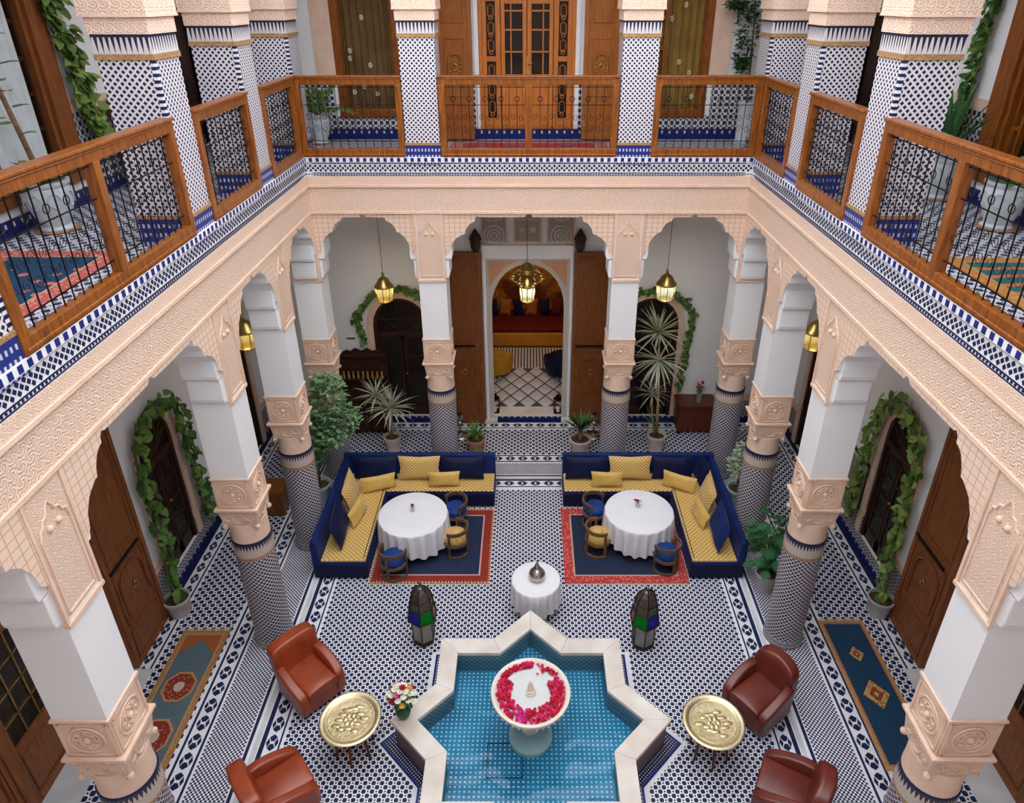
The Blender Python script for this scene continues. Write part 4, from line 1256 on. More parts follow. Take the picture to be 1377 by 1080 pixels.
# ---------------------------------------------------------------- rugs and carpets
def rug_mat(name, ground, border, dots, line, hw, hl, bw, motif=None, mscale=40):
    t = NT(name); x, y, z = t.xyz()
    ax = t.math('SUBTRACT', hw, t.math('ABSOLUTE', x)); ay = t.math('SUBTRACT', hl, t.math('ABSOLUTE', y))
    d = t.math('MINIMUM', ax, ay)
    inb = t.math('LESS_THAN', d, bw)
    v = t.voro(mscale)
    bc = t.mix(t.math('LESS_THAN', v, .33), border, dots)
    ln_ = t.math('LESS_THAN', t.math('ABSOLUTE', t.math('SUBTRACT', d, bw)), .012)
    g = t.mix(t.noise(25, 4), ground, tuple(c*.65 for c in ground))
    if motif is not None:
        g = motif(t, g, x, y)
    c = t.mix(inb, g, bc)
    t.set(Base_Color=t.mix(ln_, c, line), Roughness=.95)
    t.bump(t.noise(220, 2), .4, .004)
    return t.mat
def make_rug(name, label, cx, cy, hw, hl, z, mat, fringe, zig=None, rz=0, h=.012):
    t = thing(name, label, 'rug', (cx, cy, z), rz)
    mb = MB(); nx_, ny_ = 10, 12
    mb.box(-hw, hw, -hl, hl, .0, h); mb.build('pile', mat, t)
    f = MB()
    for e in (-1, 1):
        n = int(2*hw/.02)
        for k in range(n):
            x = -hw+.01+k*.02
            f.box(x-.004, x+.004, e*hl, e*(hl+.03+.01*((k*7)%3)), .001, .005)
    stuff(f.build('fringe', fringe, t))
    if zig:
        zz = MB()
        n = int(2*hl/.05)
        for e in (-1, 1):
            for k in range(n):
                y = -hl+.025+k*2*hl/n
                zz.add([(e*hw, y-.02, h+.001), (e*hw, y+.02, h+.001), (e*(hw-.045), y, h+.001)], [(0,1,2) if e < 0 else (0,1,2)])
            m = int(2*hw/.05)
            for k in range(m):
                x = -hw+.025+k*2*hw/m
                zz.add([(x-.02, e*hl, h+.001), (x+.02, e*hl, h+.001), (x, e*(hl-.045), h+.001)], [(0,1,2)])
        stuff(zz.build('zigzag_edge', zig, t))
    return t
m_fringe = simple('wool_fringe', (.62,.52,.40), .95)
m_zig = simple('cream_wool', (.66,.50,.32), .95)
make_rug('area_rug', 'navy rug with dark red border and cream zigzag edge under the round table', -1.53, 8.81, .93, .87, 0.004, rug_mat('rug_navy_red', (.022,.035,.085), (.24,.028,.018), (.30,.05,.03), (.60,.32,.30), .93, .87, .17), m_fringe, m_zig)
make_rug('area_rug', 'navy rug with flowered coral-red border under the round table', 1.505, 8.815, .955, .875, 0.004, rug_mat('rug_navy_coral', (.024,.034,.075), (.46,.045,.04), (.62,.26,.22), (.50,.35,.30), .955, .875, .16, None, 26), m_fringe)
def shape_mask(t, x, y, cx, cy, rx, ry, kind):
    a = t.math('ABSOLUTE', t.math('DIVIDE', t.math('SUBTRACT', x, cx), rx)); b = t.math('ABSOLUTE', t.math('DIVIDE', t.math('SUBTRACT', y, cy), ry))
    if kind == 'dia': return t.math('ADD', a, b)
    return t.math('MAXIMUM', t.math('MAXIMUM', a, b), t.math('MULTIPLY', t.math('ADD', a, b), .70))
def motif_L(t, g, x, y):
    for cy, ry in ((.15, .22), (-.55, .24)):
        m = shape_mask(t, x, y, 0, cy, .20, ry, 'oct')
        v = t.voro(28)
        inner = t.mix(t.math('LESS_THAN', v, .3), (.22,.035,.02), (.45,.22,.12))
        g = t.mix(t.math('LESS_THAN', m, 1.0), g, (.50,.24,.10)); g = t.mix(t.math('LESS_THAN', m, .88), g, inner); g = t.mix(t.math('LESS_THAN', m, .32), g, (.55,.42,.34))
    arch = t.math('GREATER_THAN', t.math('ADD', t.math('MULTIPLY', t.math('ABSOLUTE', x), 1.0), y), .90)
    g = t.mix(arch, g, (.34,.10,.03))
    return g
def motif_R(t, g, x, y):
    for cy, r in ((.52, .10), (-.10, .17)):
        m = shape_mask(t, x, y, 0, cy, r, r*1.25, 'dia')
        v = t.voro(30)
        g = t.mix(t.math('LESS_THAN', m, 1.0), g, t.mix(t.math('LESS_THAN', v, .35), (.50,.30,.10), (.25,.06,.03))); g = t.mix(t.math('LESS_THAN', m, .55), g, (.22,.05,.025)); g = t.mix(t.math('LESS_THAN', m, .2), g, (.5,.33,.12))
    return g
make_rug('runner_rug', 'grey-teal runner with red octagon medallions and ochre border', -4.555, 5.98, .33, 1.06, .004, rug_mat('runner_teal', (.12,.18,.20), (.34,.16,.05), (.55,.38,.20), (.42,.25,.10), .33, 1.06, .07, motif_L, 60), m_fringe)
make_rug('runner_rug', 'petrol-blue runner with small diamond medallions and tan border', 4.475, 6.12, .325, 1.10, .004, rug_mat('runner_blue', (.016,.055,.115), (.42,.22,.10), (.55,.36,.22), (.40,.16,.06), .325, 1.10, .055, motif_R, 45), m_fringe)
def motif_UL(t, g, x, y):
    v = t.voro(7); return t.mix(t.math('LESS_THAN', v, .30), g, t.mix(t.noise(18, 2), (.62,.10,.12), (.60,.22,.14)))
def motif_UR(t, g, x, y):
    w = t.wave(1.6, 2.5, dirn='Y'); g = t.mix(t.math('GREATER_THAN', w, .72), g, (.50,.16,.05)); return t.mix(t.math('LESS_THAN', t.voro(6), .2), g, (.45,.28,.08))
make_rug('gallery_carpet', 'blue carpet with coral-red border on the upper gallery floor', -4.55, 5.55, .64, .98, ZF+.002, rug_mat('carpet_blue_coral', (.018,.075,.16), (.55,.12,.10), (.66,.36,.28), (.55,.35,.25), .64, .98, .16, motif_UL, 22), m_fringe)
make_rug('gallery_carpet', 'teal and orange striped carpet on the upper gallery floor', 4.55, 5.35, .62, .98, ZF+.002, rug_mat('carpet_teal_orange', (.03,.15,.17), (.48,.20,.06), (.52,.30,.10), (.4,.3,.1), .62, .98, .12, motif_UR, 18), m_fringe)
make_rug('gallery_carpet', 'red patterned carpet before the orange upper door', 0, 11.85, 1.30, .52, ZF+.002, rug_mat('carpet_red', (.42,.05,.05), (.50,.16,.14), (.14,.12,.22), (.55,.35,.30), 1.30, .52, .2, lambda t, g, x, y: t.mix(t.math('LESS_THAN', t.voro(5), .28), g, (.15,.14,.25)), 14), m_fringe)

# ---------------------------------------------------------------- corner sofas and cushions
def velvet(name, c, c2):
    t = NT(name); t.set(Base_Color=t.ramp(t.noise(5, 4), c2, c, .3, .7), Roughness=.6, Sheen_Weight=.12, Sheen_Roughness=.4, Sheen_Tint=(.25,.35,.8,1)); return t.mat
m_velvet = velvet('royal_velvet', (.006,.022,.135), (.004,.012,.075))
m_velvet_dk = velvet('midnight_velvet', (.004,.009,.055), (.003,.005,.028))
def brocade(name, c, c2, sc, pil=False):
    t = NT(name); x, y, z = t.xyz()
    u = x if pil else t.math('ADD', x, t.math('MULTIPLY', z, .6)); y = z if pil else y
    a = t.math('ADD', u, y); b = t.math('SUBTRACT', u, y)
    m = t.lattice(a, b, sc, .17); l = t.math('GREATER_THAN', t.math('MAXIMUM', t.cell(a, sc), t.cell(b, sc)), .42)
    base = t.mix(l, c, c2)
    t.set(Base_Color=t.mix(m, base, (.86,.74,.48)), Roughness=.42, Sheen_Weight=.3)
    t.bump(t.math('SUBTRACT', m, l), .25, .004); return t.mat
m_broc = brocade('gold_brocade', (.66,.42,.10), (.44,.25,.05), .075)
m_broc_l = brocade('gold_brocade_cushion', (.66,.42,.11), (.46,.27,.06), .06, True)
m_satin = simple('gold_satin_cushion', (.70,.46,.12), .34, col2=(.58,.36,.08), scale=6, Sheen_Weight=.3)
def make_sofa(label, sg, lab_pad):
    t = thing('corner_sofa', label, 'sofa', (0, 0, 0))
    X = lambda v: sg*v
    y0, y1, yb = 8.03, 9.74, 10.38
    xo, xi, xe = 3.30, 2.47, .60
    mb = MB(); mb.prism([(X(xo),y0),(X(xi),y0),(X(xi),y1),(X(xe),y1),(X(xe),yb),(X(xo),yb)], .02, .30, 'z'); mb.build('base', m_velvet_dk, t, bevel=.03, seg=3)
    mb = MB(); mb.prism([(X(xo-.02),y0+.01),(X(xi+.01),y0+.01),(X(xi+.01),y1+.01),(X(xe+.01),y1+.01),(X(xe+.01),yb-.02),(X(xo-.02),yb-.02)], .19, .345, 'z'); mb.build('mattress', m_velvet, t, bevel=.03, seg=3)
    # gold seat covers
    mb = MB(); mb.prism([(X(xi+.01),y1+.005),(X(xe+.015),y1+.005),(X(xe+.015),10.24),(X(xi+.30),10.24)], .335, .375, 'z'); p = mb.build('seat_cover', m_broc, t, bevel=.018, seg=3)
    mb = MB(); mb.prism([(X(xo-.13),y0+.015),(X(xi+.02),y0+.015),(X(xi+.02),y1+.02),(X(xi+.32),10.24),(X(xo-.13),10.24)], .335, .374, 'z'); p2 = mb.build('seat_cover', m_broc, t, bevel=.018, seg=3)
    pip = MB(); pip.tube([(X(xi+.055),y0+.06,.378),(X(xi+.055),y1+.03,.378)], .007, 5); pip.build('piping', m_velvet_dk, p2)
    pip = MB(); pip.tube([(X(xe+.07),y1+.05,.378),(X(xe+.07),10.2,.378)], .007, 5); pip.build('piping', m_satin, p)
    mb = MB(); mb.prism([(10.24,.33),(yb,.20),(yb,.74),(10.30,.77),(10.27,.74)], X(xo), X(xe), 'x'); mb.build('backrest', m_velvet, t, bevel=.025, seg=3)
    mb = MB(); mb.prism([(X(xo-.13),.33),(X(xo),.20),(X(xo),.70),(X(xo-.07),.74),(X(xo-.10),.71)], y0, 10.25, 'y'); mb.build('backrest', m_velvet, t, bevel=.025, seg=3)
    for (px, py) in ((xo-.08,y0+.08),(xi+.08,y0+.08),(xe+.08,y1+.08),(xe+.08,yb-.08),(xo-.08,yb-.08)):
        MB().box(X(px-.03),X(px+.03),py-.03,py+.03,0,.03).build('foot', m_wood_dark, t)
    return t
make_sofa('L-shaped royal blue velvet sofa with gold seat, beside the leafy shrub', -1, '')
make_sofa('L-shaped royal blue velvet sofa with gold seat, beside the split-leaf plant', 1, '')
# (side, x, y, z, rz, tilt, w, h, d, material, label)
CU = [
 (-1, -2.71, 10.10, .60, 0, -.30, .78, .42, .13, m_velvet_dk, 'navy velvet back cushion next to the corner of the sofa by the zigzag-edged rug'),
 (-1, -1.93, 10.08, .61, 0, -.28, .74, .44, .14, m_broc_l, 'large gold brocade back cushion between two navy ones on the sofa by the zigzag-edged rug'),
 (-1, -1.17, 10.09, .60, 0, -.30, .76, .42, .13, m_velvet_dk, 'navy velvet back cushion at the open end of the sofa by the zigzag-edged rug'),
 (-1, -1.48, 9.88, .515, .05, -.28, .56, .28, .12, m_satin, 'small gold satin lumbar cushion on the long seat of the sofa by the zigzag-edged rug'),
 (-1, -2.60, 9.77, .515, .32, -.30, .60, .28, .12, m_satin, 'small gold satin lumbar cushion across the inner corner of the sofa by the zigzag-edged rug'),
 (-1, -3.00, 9.44, .61, PI/2+.06, -.26, .72, .46, .14, m_broc_l, 'large gold brocade cushion on the short arm of the sofa by the zigzag-edged rug'),
 (-1, -2.80, 9.02, .52, PI/2-.18, -.28, .56, .29, .12, m_satin, 'small gold satin cushion beside the navy one, sofa by the zigzag-edged rug'),
 (-1, -2.99, 8.62, .625, PI/2+.08, -.28, .82, .48, .15, m_velvet_dk, 'navy velvet cushion at the arm end of the sofa by the zigzag-edged rug'),
 (1, 1.02, 10.09, .60, 0, -.30, .76, .42, .13, m_velvet_dk, 'navy velvet back cushion at the open end of the sofa by the coral rug'),
 (1, 1.78, 10.08, .61, 0, -.28, .76, .44, .14, m_broc_l, 'large gold brocade back cushion between two navy ones on the sofa by the coral rug'),
 (1, 2.53, 10.10, .60, 0, -.30, .72, .42, .13, m_velvet_dk, 'navy velvet back cushion near the corner of the sofa by the coral rug'),
 (1, 1.36, 9.87, .515, -.03, -.28, .56, .29, .12, m_satin, 'small gold satin lumbar cushion on the long seat of the sofa by the coral rug'),
 (1, 2.60, 9.80, .515, -.48, -.30, .60, .29, .12, m_satin, 'small gold satin lumbar cushion across the inner corner of the sofa by the coral rug'),
 (1, 3.02, 9.98, .62, -PI/2+.1, -.24, .40, .46, .13, m_velvet_dk, 'navy velvet cushion stuffed into the corner of the sofa by the coral rug'),
 (1, 3.00, 9.38, .61, -PI/2-.08, -.26, .70, .46, .14, m_broc_l, 'large gold brocade cushion on the short arm of the sofa by the coral rug'),
 (1, 2.79, 8.98, .52, -PI/2+.15, -.28, .54, .29, .12, m_satin, 'small gold satin cushion beside the royal blue one, sofa by the coral rug'),
 (1, 2.99, 8.55, .625, -PI/2-.08, -.28, .82, .48, .15, m_velvet, 'royal blue velvet cushion at the arm end of the sofa by the coral rug'),
]
for (s, x, y, z, rz, tl, w, h, d, mt, lb) in CU:
    make_cushion(lb, (x, y, z), rz, tl, w, h, d, mt)

# ---------------------------------------------------------------- cloth-covered tables
m_cloth = simple('white_tablecloth', (.80,.81,.84), .8, col2=(.76,.77,.81), scale=3, bump=.05, bscale=150)
def make_table(label, clabel, x, y, R_, h, hem, nf, leg_mat, amp=.03):
    zr = .018 if R_ > .5 else 0
    t = thing('round_table', label, 'table', (x, y, zr))
    MB().lathe([(R_-.02,h-.035),(R_-.012,h-.02),(R_-.012,h-.006),(R_-.02,h-.004)], 40).build('tabletop', m_wood_brown, t, 40)
    for k in range(4):
        a = PI/4+k*PI/2; q = R_*.62
        MB().tube([(q*math.cos(a), q*math.sin(a), h-.03),(q*1.12*math.cos(a), q*1.12*math.sin(a), 0)], [.028,.02], 8).build('leg', leg_mat, t)
    mb = MB(); n = 120; vs = []; rows = [(0.001,0),(R_*.6,0),(R_-.012,0),(R_,-.006),(R_+.006,-.03)]
    drop = h-hem; rows += [(R_+.008-.006*q, -.03-(drop-.03)*q) for q in (.2,.4,.6,.8,1)]
    rg = random.Random(int(x*100)); ph = [rg.uniform(0,6.28) for _ in range(3)]
    for j, (r, dz) in enumerate(rows):
        q = max(0, (j-3)/6)
        for k in range(n):
            a = 2*PI*k/n
            f = math.sin(nf*a+ph[0]+1.2*math.sin(2*a+ph[1]))
            rr_ = r+amp*q*f
            zz = h+dz + (.03*math.sin(3*a+ph[2])+.012*f)*(q**2)
            vs.append((rr_*math.cos(a), rr_*math.sin(a), zz))
    fs = [(j*n+k, j*n+(k+1)%n, (j+1)*n+(k+1)%n, (j+1)*n+k) for j in range(len(rows)-1) for k in range(n)]
    fs = [f[::-1] for f in fs]
    fs.append(tuple(range(n)))
    mb.add(vs, fs); c = mb.build('tablecloth', m_cloth, None, 60); c.location = (x, y, zr+.002)
    tag(c, clabel, 'tablecloth')
    return t
TL = (-1.855, 8.81); TR = (1.775, 8.88)
make_table('round dining table standing on the dark red bordered rug', 'white cloth over the round table on the dark red bordered rug', *TL, .548, .62, .16, 20, m_wood_dark, .042)
make_table('round dining table standing on the coral bordered rug', 'white cloth over the round table on the coral bordered rug', *TR, .548, .62, .16, 20, m_wood_dark, .042)
make_table('small round table behind the tip of the star fountain', 'white cloth over the small table at the fountain tip', .10, 7.44, .345, .60, .17, 18, m_black, .03)
# posies on the dining tables
m_clear = simple('clear_vase', (.55,.58,.58), .08, col2=(.5,.52,.52)); m_rose = simple('rose_red', (.45,.01,.03), .5); m_rosew = simple('rose_pale', (.72,.55,.55), .6)
m_leaf = simple('leaf_green', (.045,.13,.022), .5, col2=(.022,.07,.012), scale=12)
def blossom(mb, c, r, n=3):
    for k in range(n):
        rr_ = r*(1-.25*k)
        mb.lathe([(rr_*.3,-r*.5+k*r*.2),(rr_*.9,-r*.1+k*r*.15),(rr_,r*.25+k*r*.1),(rr_*.6,r*.15+k*r*.15)], 8, c)
    mb.ball((c[0],c[1],c[2]+r*.35), r*.5, n=7, m=5)
def posy(label, x, y, z, two):
    t = thing('flower_posy', label, 'flowers', (x, y, z))
    MB().lathe([(.028,0),(.034,.03),(.026,.07),(.03,.09)], 14).build('vase', m_clear, t, 40)
    b = MB(); blossom(b, (0,0,.125), .03)
    if two: blossom(b, (-.035,.02,.12), .026)
    b.build('rose', m_rose, t, True)
    if two: b = MB(); blossom(b, (.045,-.005,.12), .026); b.build('pale_rose', m_rosew, t, True)
    l = MB()
    for k in range(4):
        a = k*1.6; l.add([(0,0,.08),(.03*math.cos(a)-.01,.03*math.sin(a),.095),(.055*math.cos(a),.055*math.sin(a),.10),(.03*math.cos(a)+.01,.03*math.sin(a)+.01,.09)], [(0,1,2,3)])
    l.build('leaves', m_leaf, t)
posy('single red rose in a tiny glass vase on the white tablecloth', TL[0]-.01, TL[1]+.06, .64, False)
posy('tiny glass vase with red and pale roses on the white tablecloth', TR[0]-.02, TR[1]+.1, .64, True)
# silver conical-lidded dish on the small table
t = thing('lidded_dish', 'round silver dish with a pointed conical lid on the small table', 'dish', (.115, 7.44, .603))
MB().lathe([(.06,0),(.075,.01),(.105,.03),(.118,.065),(.11,.09),(.118,.10)], 28).build('dish', m_silver, t, 40)
MB().lathe([(.115,.10),(.112,.125),(.085,.16),(.05,.19),(.04,.20),(.048,.215),(.03,.26),(.012,.31),(.004,.345),(0,.35)], 28).build('lid', m_silver, t, 40)

# ---------------------------------------------------------------- barrel chairs
m_ashwood = simple('grey_brown_wood', (.15,.098,.062), .5, col2=(.09,.058,.038), scale=14, bump=.1)
m_goldwood = simple('golden_brown_wood', (.22,.125,.05), .5, col2=(.13,.07,.028), scale=14, bump=.1)
m_seatblue = velvet('blue_seat_velvet', (.012,.055,.26), (.008,.035,.17))
def make_barrel(label, x, y, face, wood_m, seat_m):
    t = thing('barrel_chair', label, 'chair', (x, y, .018), face+PI/2)
    r = .212
    def band(nm, z0, z1, a0, a1, rad, th, n=22, rise=0):
        mb = MB(); vs = []
        for k in range(n+1):
            a = a0+(a1-a0)*k/n; dz = rise*math.sin(PI*k/n)
            for (q, z) in ((rad-th,z0+dz),(rad,z0+dz),(rad,z1+dz),(rad-th,z1+dz)): vs.append((q*math.cos(a), q*math.sin(a), z))
        fs = [(k*4+j, (k+1)*4+j, (k+1)*4+(j+1)%4, k*4+(j+1)%4) for k in range(n) for j in range(4)]
        if a1-a0 < 2*PI-.01: fs += [(3,2,1,0), tuple(n*4+j for j in range(4))]
        mb.add(vs, fs); mb.build(nm, wood_m, t, 40)
    band('base_ring', 0, .035, -.12*PI, 1.12*PI, r, .03)
    band('seat_rail', .22, .265, 0, 2*PI, r-.002, .028)
    band('back_rest', .445, .505, -.10*PI, 1.10*PI, r+.006, .026, rise=.02)
    for a in (-.06*PI, .5*PI, 1.06*PI):
        w = .036 if a != .5*PI else .048
        p = MB(); p.M = Matrix.Rotation(a, 4, 'Z'); p.box(r-.026, r-.002, -w/2, w/2, .0, .46 if a in (-.06*PI,1.06*PI) else .48); p.build('upright', wood_m, t)
    MB().lathe([(.165,.24),(.182,.27),(.182,.34),(.16,.375),(.08,.388),(0,.385)], 28).build('seat_cushion', seat_m, t, 50)
    bc = MB(); 
    if seat_m is m_satin_chair:
        bc.ball((0,.02,.40), .09, .09, .04, 14, 8); bc.build('round_pillow', seat_m, t, True)
    return t
m_satin_chair = brocade('gold_chair_fabric', (.66,.40,.09), (.48,.27,.05), .04)
def around(T, x, y, dist, label, wm, sm):
    d = math.hypot(x-T[0], y-T[1]); k = max(d, dist)/d
    px, py = T[0]+(x-T[0])*k, T[1]+(y-T[1])*k
    return make_barrel(label, px, py, math.atan2(T[1]-py, T[0]-px), wm, sm)
around(TL, -1.24, 9.30, .76, 'blue-seated barrel chair between the sofa front and the dark red rug border', m_ashwood, m_seatblue)
around(TL, -1.25, 8.66, .70, 'gold-seated barrel chair at the table with the single rose', m_ashwood, m_satin_chair)
around(TL, -2.02, 8.33, .70, 'blue-seated barrel chair with its back to the dark red zigzag rug edge', m_ashwood, m_seatblue)
around(TR, 1.11, 9.32, .78, 'blue-seated barrel chair between the sofa front and the coral rug border', m_ashwood, m_seatblue)
around(TR, 1.21, 8.69, .70, 'gold-seated barrel chair at the table with the mixed posy', m_goldwood, m_satin_chair)
around(TR, 2.06, 8.41, .70, 'blue-seated barrel chair with its back to the coral rug edge', m_ashwood, m_seatblue)

# ---------------------------------------------------------------- leather armchairs
def leather(name, c, c2):
    t = NT(name); n = t.noise(4, 5)
    t.set(Base_Color=t.ramp(n, c2, c, .3, .7), Roughness=.36, Specular_IOR_Level=.5, Coat_Weight=.2, Coat_Roughness=.3)
    t.bump(t.voro(120), .12, .003); return t.mat
m_leather = leather('cognac_leather', (.34,.056,.013), (.21,.028,.007))
m_leather2 = leather('oxblood_leather', (.17,.026,.014), (.095,.014,.009))
def soft(parent, name, mat, x0, x1, y0, y1, z0, z1, bev, fn=None, n=5, sub=0):
    # rounded block from a subdivided box, shaped by fn(p)->p
    mb = MB(); vs = {}; V = []; F = []
    def vid(i, j, k):
        if (i,j,k) not in vs:
            vs[(i,j,k)] = len(V); p = (x0+(x1-x0)*i/n, y0+(y1-y0)*j/n, z0+(z1-z0)*k/n); V.append(fn(*p) if fn else p)
        return vs[(i,j,k)]
    for a in range(n):
        for b in range(n):
            F.append((vid(a,b,0),vid(a,b+1,0),vid(a+1,b+1,0),vid(a+1,b,0))); F.append((vid(a,b,n),vid(a+1,b,n),vid(a+1,b+1,n),vid(a,b+1,n)))
            F.append((vid(a,0,b),vid(a+1,0,b),vid(a+1,0,b+1),vid(a,0,b+1))); F.append((vid(a,n,b),vid(a,n,b+1),vid(a+1,n,b+1),vid(a+1,n,b)))
            F.append((vid(0,a,b),vid(0,a,b+1),vid(0,a+1,b+1),vid(0,a+1,b))); F.append((vid(n,a,b),vid(n,a+1,b),vid(n,a+1,b+1),vid(n,a,b+1)))
    mb.add(V, F)
    return mb.build(name, mat, parent, True, bevel=bev, seg=3, sub=sub)
def make_armchair(label, x, y, face, mat, rnd):
    t = thing('leather_armchair', label, 'armchair', (x, y, 0), face+PI/2)
    t.scale = (.91, .91, .93)
    # local: front -y, back +y ; width .66, depth .74
    w, d = .33, .37
    soft(t, 'body', mat, -w, w, -d+.03, d-.06, .05, .34, .035)
    def cush(px, py, pz):
        if pz > .40: pz += .03*(1-(px/.2)**2)*(1-((py+.06)/.34)**2)
        return (px, py, pz)
    soft(t, 'seat_cushion', mat, -.225, .225, -d-.005, .22, .30, .45, .05, cush, 6)
    for s in (-1, 1):
        def arm(px, py, pz, s=s):
            f = (py+d)/(2*d)                       # 0 front .. 1 back
            top = .45+.15*math.sin(PI*min(1, f*1.25)*.5)
            k = (pz-.10)/.50
            return (px+s*.03*math.sin(PI*min(1, f+.1))*k, py, .10+k*(top-.10))
        soft(t, 'arm', mat, s*.205 if s > 0 else -w-.02, w+.02 if s > 0 else -.205, -d-.01, d-.09, .10, .60, 0, arm, 3, 3)
    def back(px, py, pz):
        k = (pz-.30)/.52
        lean = .10*k
        q = px/w
        zz = pz-(.07*rnd)*abs(q)**3*k
        xx = px*(1-.10*rnd*k+.05*(1-rnd)*k)
        bow = -.05*(q*q)*(1 if rnd > .5 else .4)*k
        return (xx, py+lean+bow, zz)
    soft(t, 'backrest', mat, -w, w, .15, .36, .28, .86, 0, back, 4 if rnd < .5 else 3, 3)
    for sx in (-1,1):
        for sy in (-1,1):
            MB().lathe([(.018,0),(.028,.06)], 10, (sx*.26, sy*.28, 0)).build('foot', m_wood_dark, t, 40)
    return t
make_armchair('cognac leather armchair beside the tiled column and the flower vase', -2.80, 6.06, math.radians(-42), m_leather, .15)
make_armchair('cognac leather armchair with wing-like back beyond the brass tray', -2.73, 4.62, math.radians(40), m_leather, .15)
make_armchair('dark oxblood leather armchair with rounded back, its side to the tiled column', 2.86, 5.80, math.radians(217), m_leather2, 1)
make_armchair('dark oxblood leather armchair with rounded back, facing the stars of the pool rim', 2.84, 4.60, math.radians(150), m_leather2, 1)

# ---------------------------------------------------------------- brass tray tables
m_tray = simple('brass_tray', (.80,.70,.44), .42, 1, col2=(.62,.51,.28), scale=9, bump=.5, bscale=26, dist=.01)
m_tray_rim = simple('brass_rim', (.86,.77,.52), .45, 1, col2=(.70,.60,.36), scale=40, bump=.4, bscale=120, dist=.004)
m_cherry = wood('cherry_wood', (.15,.035,.016), (.08,.018,.009))
def make_tray(label, x, y):
    t = thing('tray_table', label, 'table', (x, y, 0))
    MB().lathe([(.275,.535),(.285,.538),(.30,.555),(.33,.566),(.352,.562),(.358,.552),(.35,.545),(.30,.53),(.275,.52)], 48, cap=False).build('rim', m_tray_rim, t, 50)
    MB().lathe([(.278,.528),(.278,.536),(.2,.532),(0,.531)], 40).build('tray', m_tray, t, 40)
    e = MB(); rg = random.Random(int(x*10))
    e.ring((0,0,.535), .262, .006, 40, 5)
    for k in range(12):
        a = 2*PI*k/12+rg.uniform(-.1,.1); q = .15+rg.uniform(-.05,.04)
        e.ball((q*math.cos(a), q*math.sin(a), .532), .05+rg.uniform(0,.02), .03, .008, 8, 5)
    for k in range(6):
        a = 2*PI*k/6; e.ball((.055*math.cos(a), .055*math.sin(a), .532), .03, .045, .010, 8, 5)
    e.build('chased_relief', m_tray, t, True)
    MB().lathe([(.2,.46),(.21,.47),(.21,.515),(.2,.52)], 6).build('apron', m_cherry, t)
    for k in range(6):
        a = PI/6+k*PI/3
        l = MB(); l.tube([(.17*math.cos(a),.17*math.sin(a),.49),(.19*math.cos(a),.19*math.sin(a),.25),(.225*math.cos(a),.225*math.sin(a),0)], [.024,.017,.014], 7); l.build('leg', m_cherry, t, 50)
    return t
make_tray('round brass tray table between the two cognac leather armchairs', -2.075, 5.30)
make_tray('round brass tray table between the two oxblood leather armchairs', 2.135, 5.26)
# ---------------------------------------------------------------- plants
rp = random.Random(11)
m_terra = simple('terracotta', (.42,.24,.14), .8, col2=(.34,.18,.10)); m_soil = simple('soil', (.06,.035,.02), .95, col2=(.10,.06,.035), scale=40)
m_potblue = simple('pale_blue_glaze', (.46,.60,.62), .35, col2=(.38,.52,.55)); m_potgrey = simple('grey_clay', (.52,.52,.54), .7, col2=(.45,.45,.47))
m_potcream = simple('cream_clay', (.66,.58,.50), .7, col2=(.55,.47,.39)); m_urn = simple('pale_urn', (.62,.66,.68), .5, col2=(.48,.54,.58), scale=9, bump=.4, bscale=18)
def leafmat(name, a, b, tr=.0): 
    t = NT(name); g = t.n.new('ShaderNodeObjectInfo')
    t.set(Base_Color=t.mix(g.outputs['Random'], a, b), Roughness=.42); return t.mat
m_pothos = leafmat('pothos_leaf', (.05,.15,.025), (.20,.30,.05))
m_vine = leafmat('vine_leaf', (.028,.085,.016), (.075,.16,.035))
m_vine2 = leafmat('ivy_leaf', (.022,.075,.014), (.13,.23,.05)); m_vine3 = leafmat('variegated_leaf', (.04,.115,.02), (.24,.33,.075))
m_drac_g = leafmat('dracaena_leaf', (.30,.33,.20), (.48,.47,.33))
m_drac_w = leafmat('pale_striped_leaf', (.55,.53,.42), (.34,.36,.24))
m_cyc = leafmat('cycad_leaf', (.06,.17,.03), (.14,.26,.05)); m_mon = leafmat('monstera_leaf', (.02,.10,.035), (.04,.15,.05))
m_palm = leafmat('palm_leaf', (.13,.24,.04), (.22,.33,.07)); m_yucca = leafmat('yucca_leaf', (.04,.17,.05), (.09,.24,.08))
m_shrub = simple('shrub_leaf', (.19,.31,.15), .5, col2=(.09,.19,.075), scale=14); m_ficus = simple('ficus_leaf', (.022,.075,.022), .4, col2=(.04,.11,.03), scale=14)
m_pale_shrub = simple('pale_leaf', (.42,.50,.36), .6, col2=(.28,.38,.24), scale=14)
m_bark = simple('bark', (.24,.16,.09), .85, col2=(.15,.09,.05), scale=20); m_barkp = simple('pale_cane', (.48,.30,.18), .8, col2=(.38,.24,.14), scale=20)
def pot(parent, prof, mat, soil_z, soil_r, name='pot'):
    MB().lathe(prof, 28, cap=False).build(name, mat, parent, 45)
    MB().lathe([(0,soil_z+.01),(soil_r,soil_z)], 20, cap=False).build('soil', m_soil, parent)
POT = lambda r, h: [(0,.004),(r*.70,.004),(r*.72,0),(r*.94,h*.86),(r*.97,h*.88),(r*1.0,h*.88),(r*1.0,h),(r*.90,h),(r*.86,h*.80),(0,h*.80)]
LM = {}
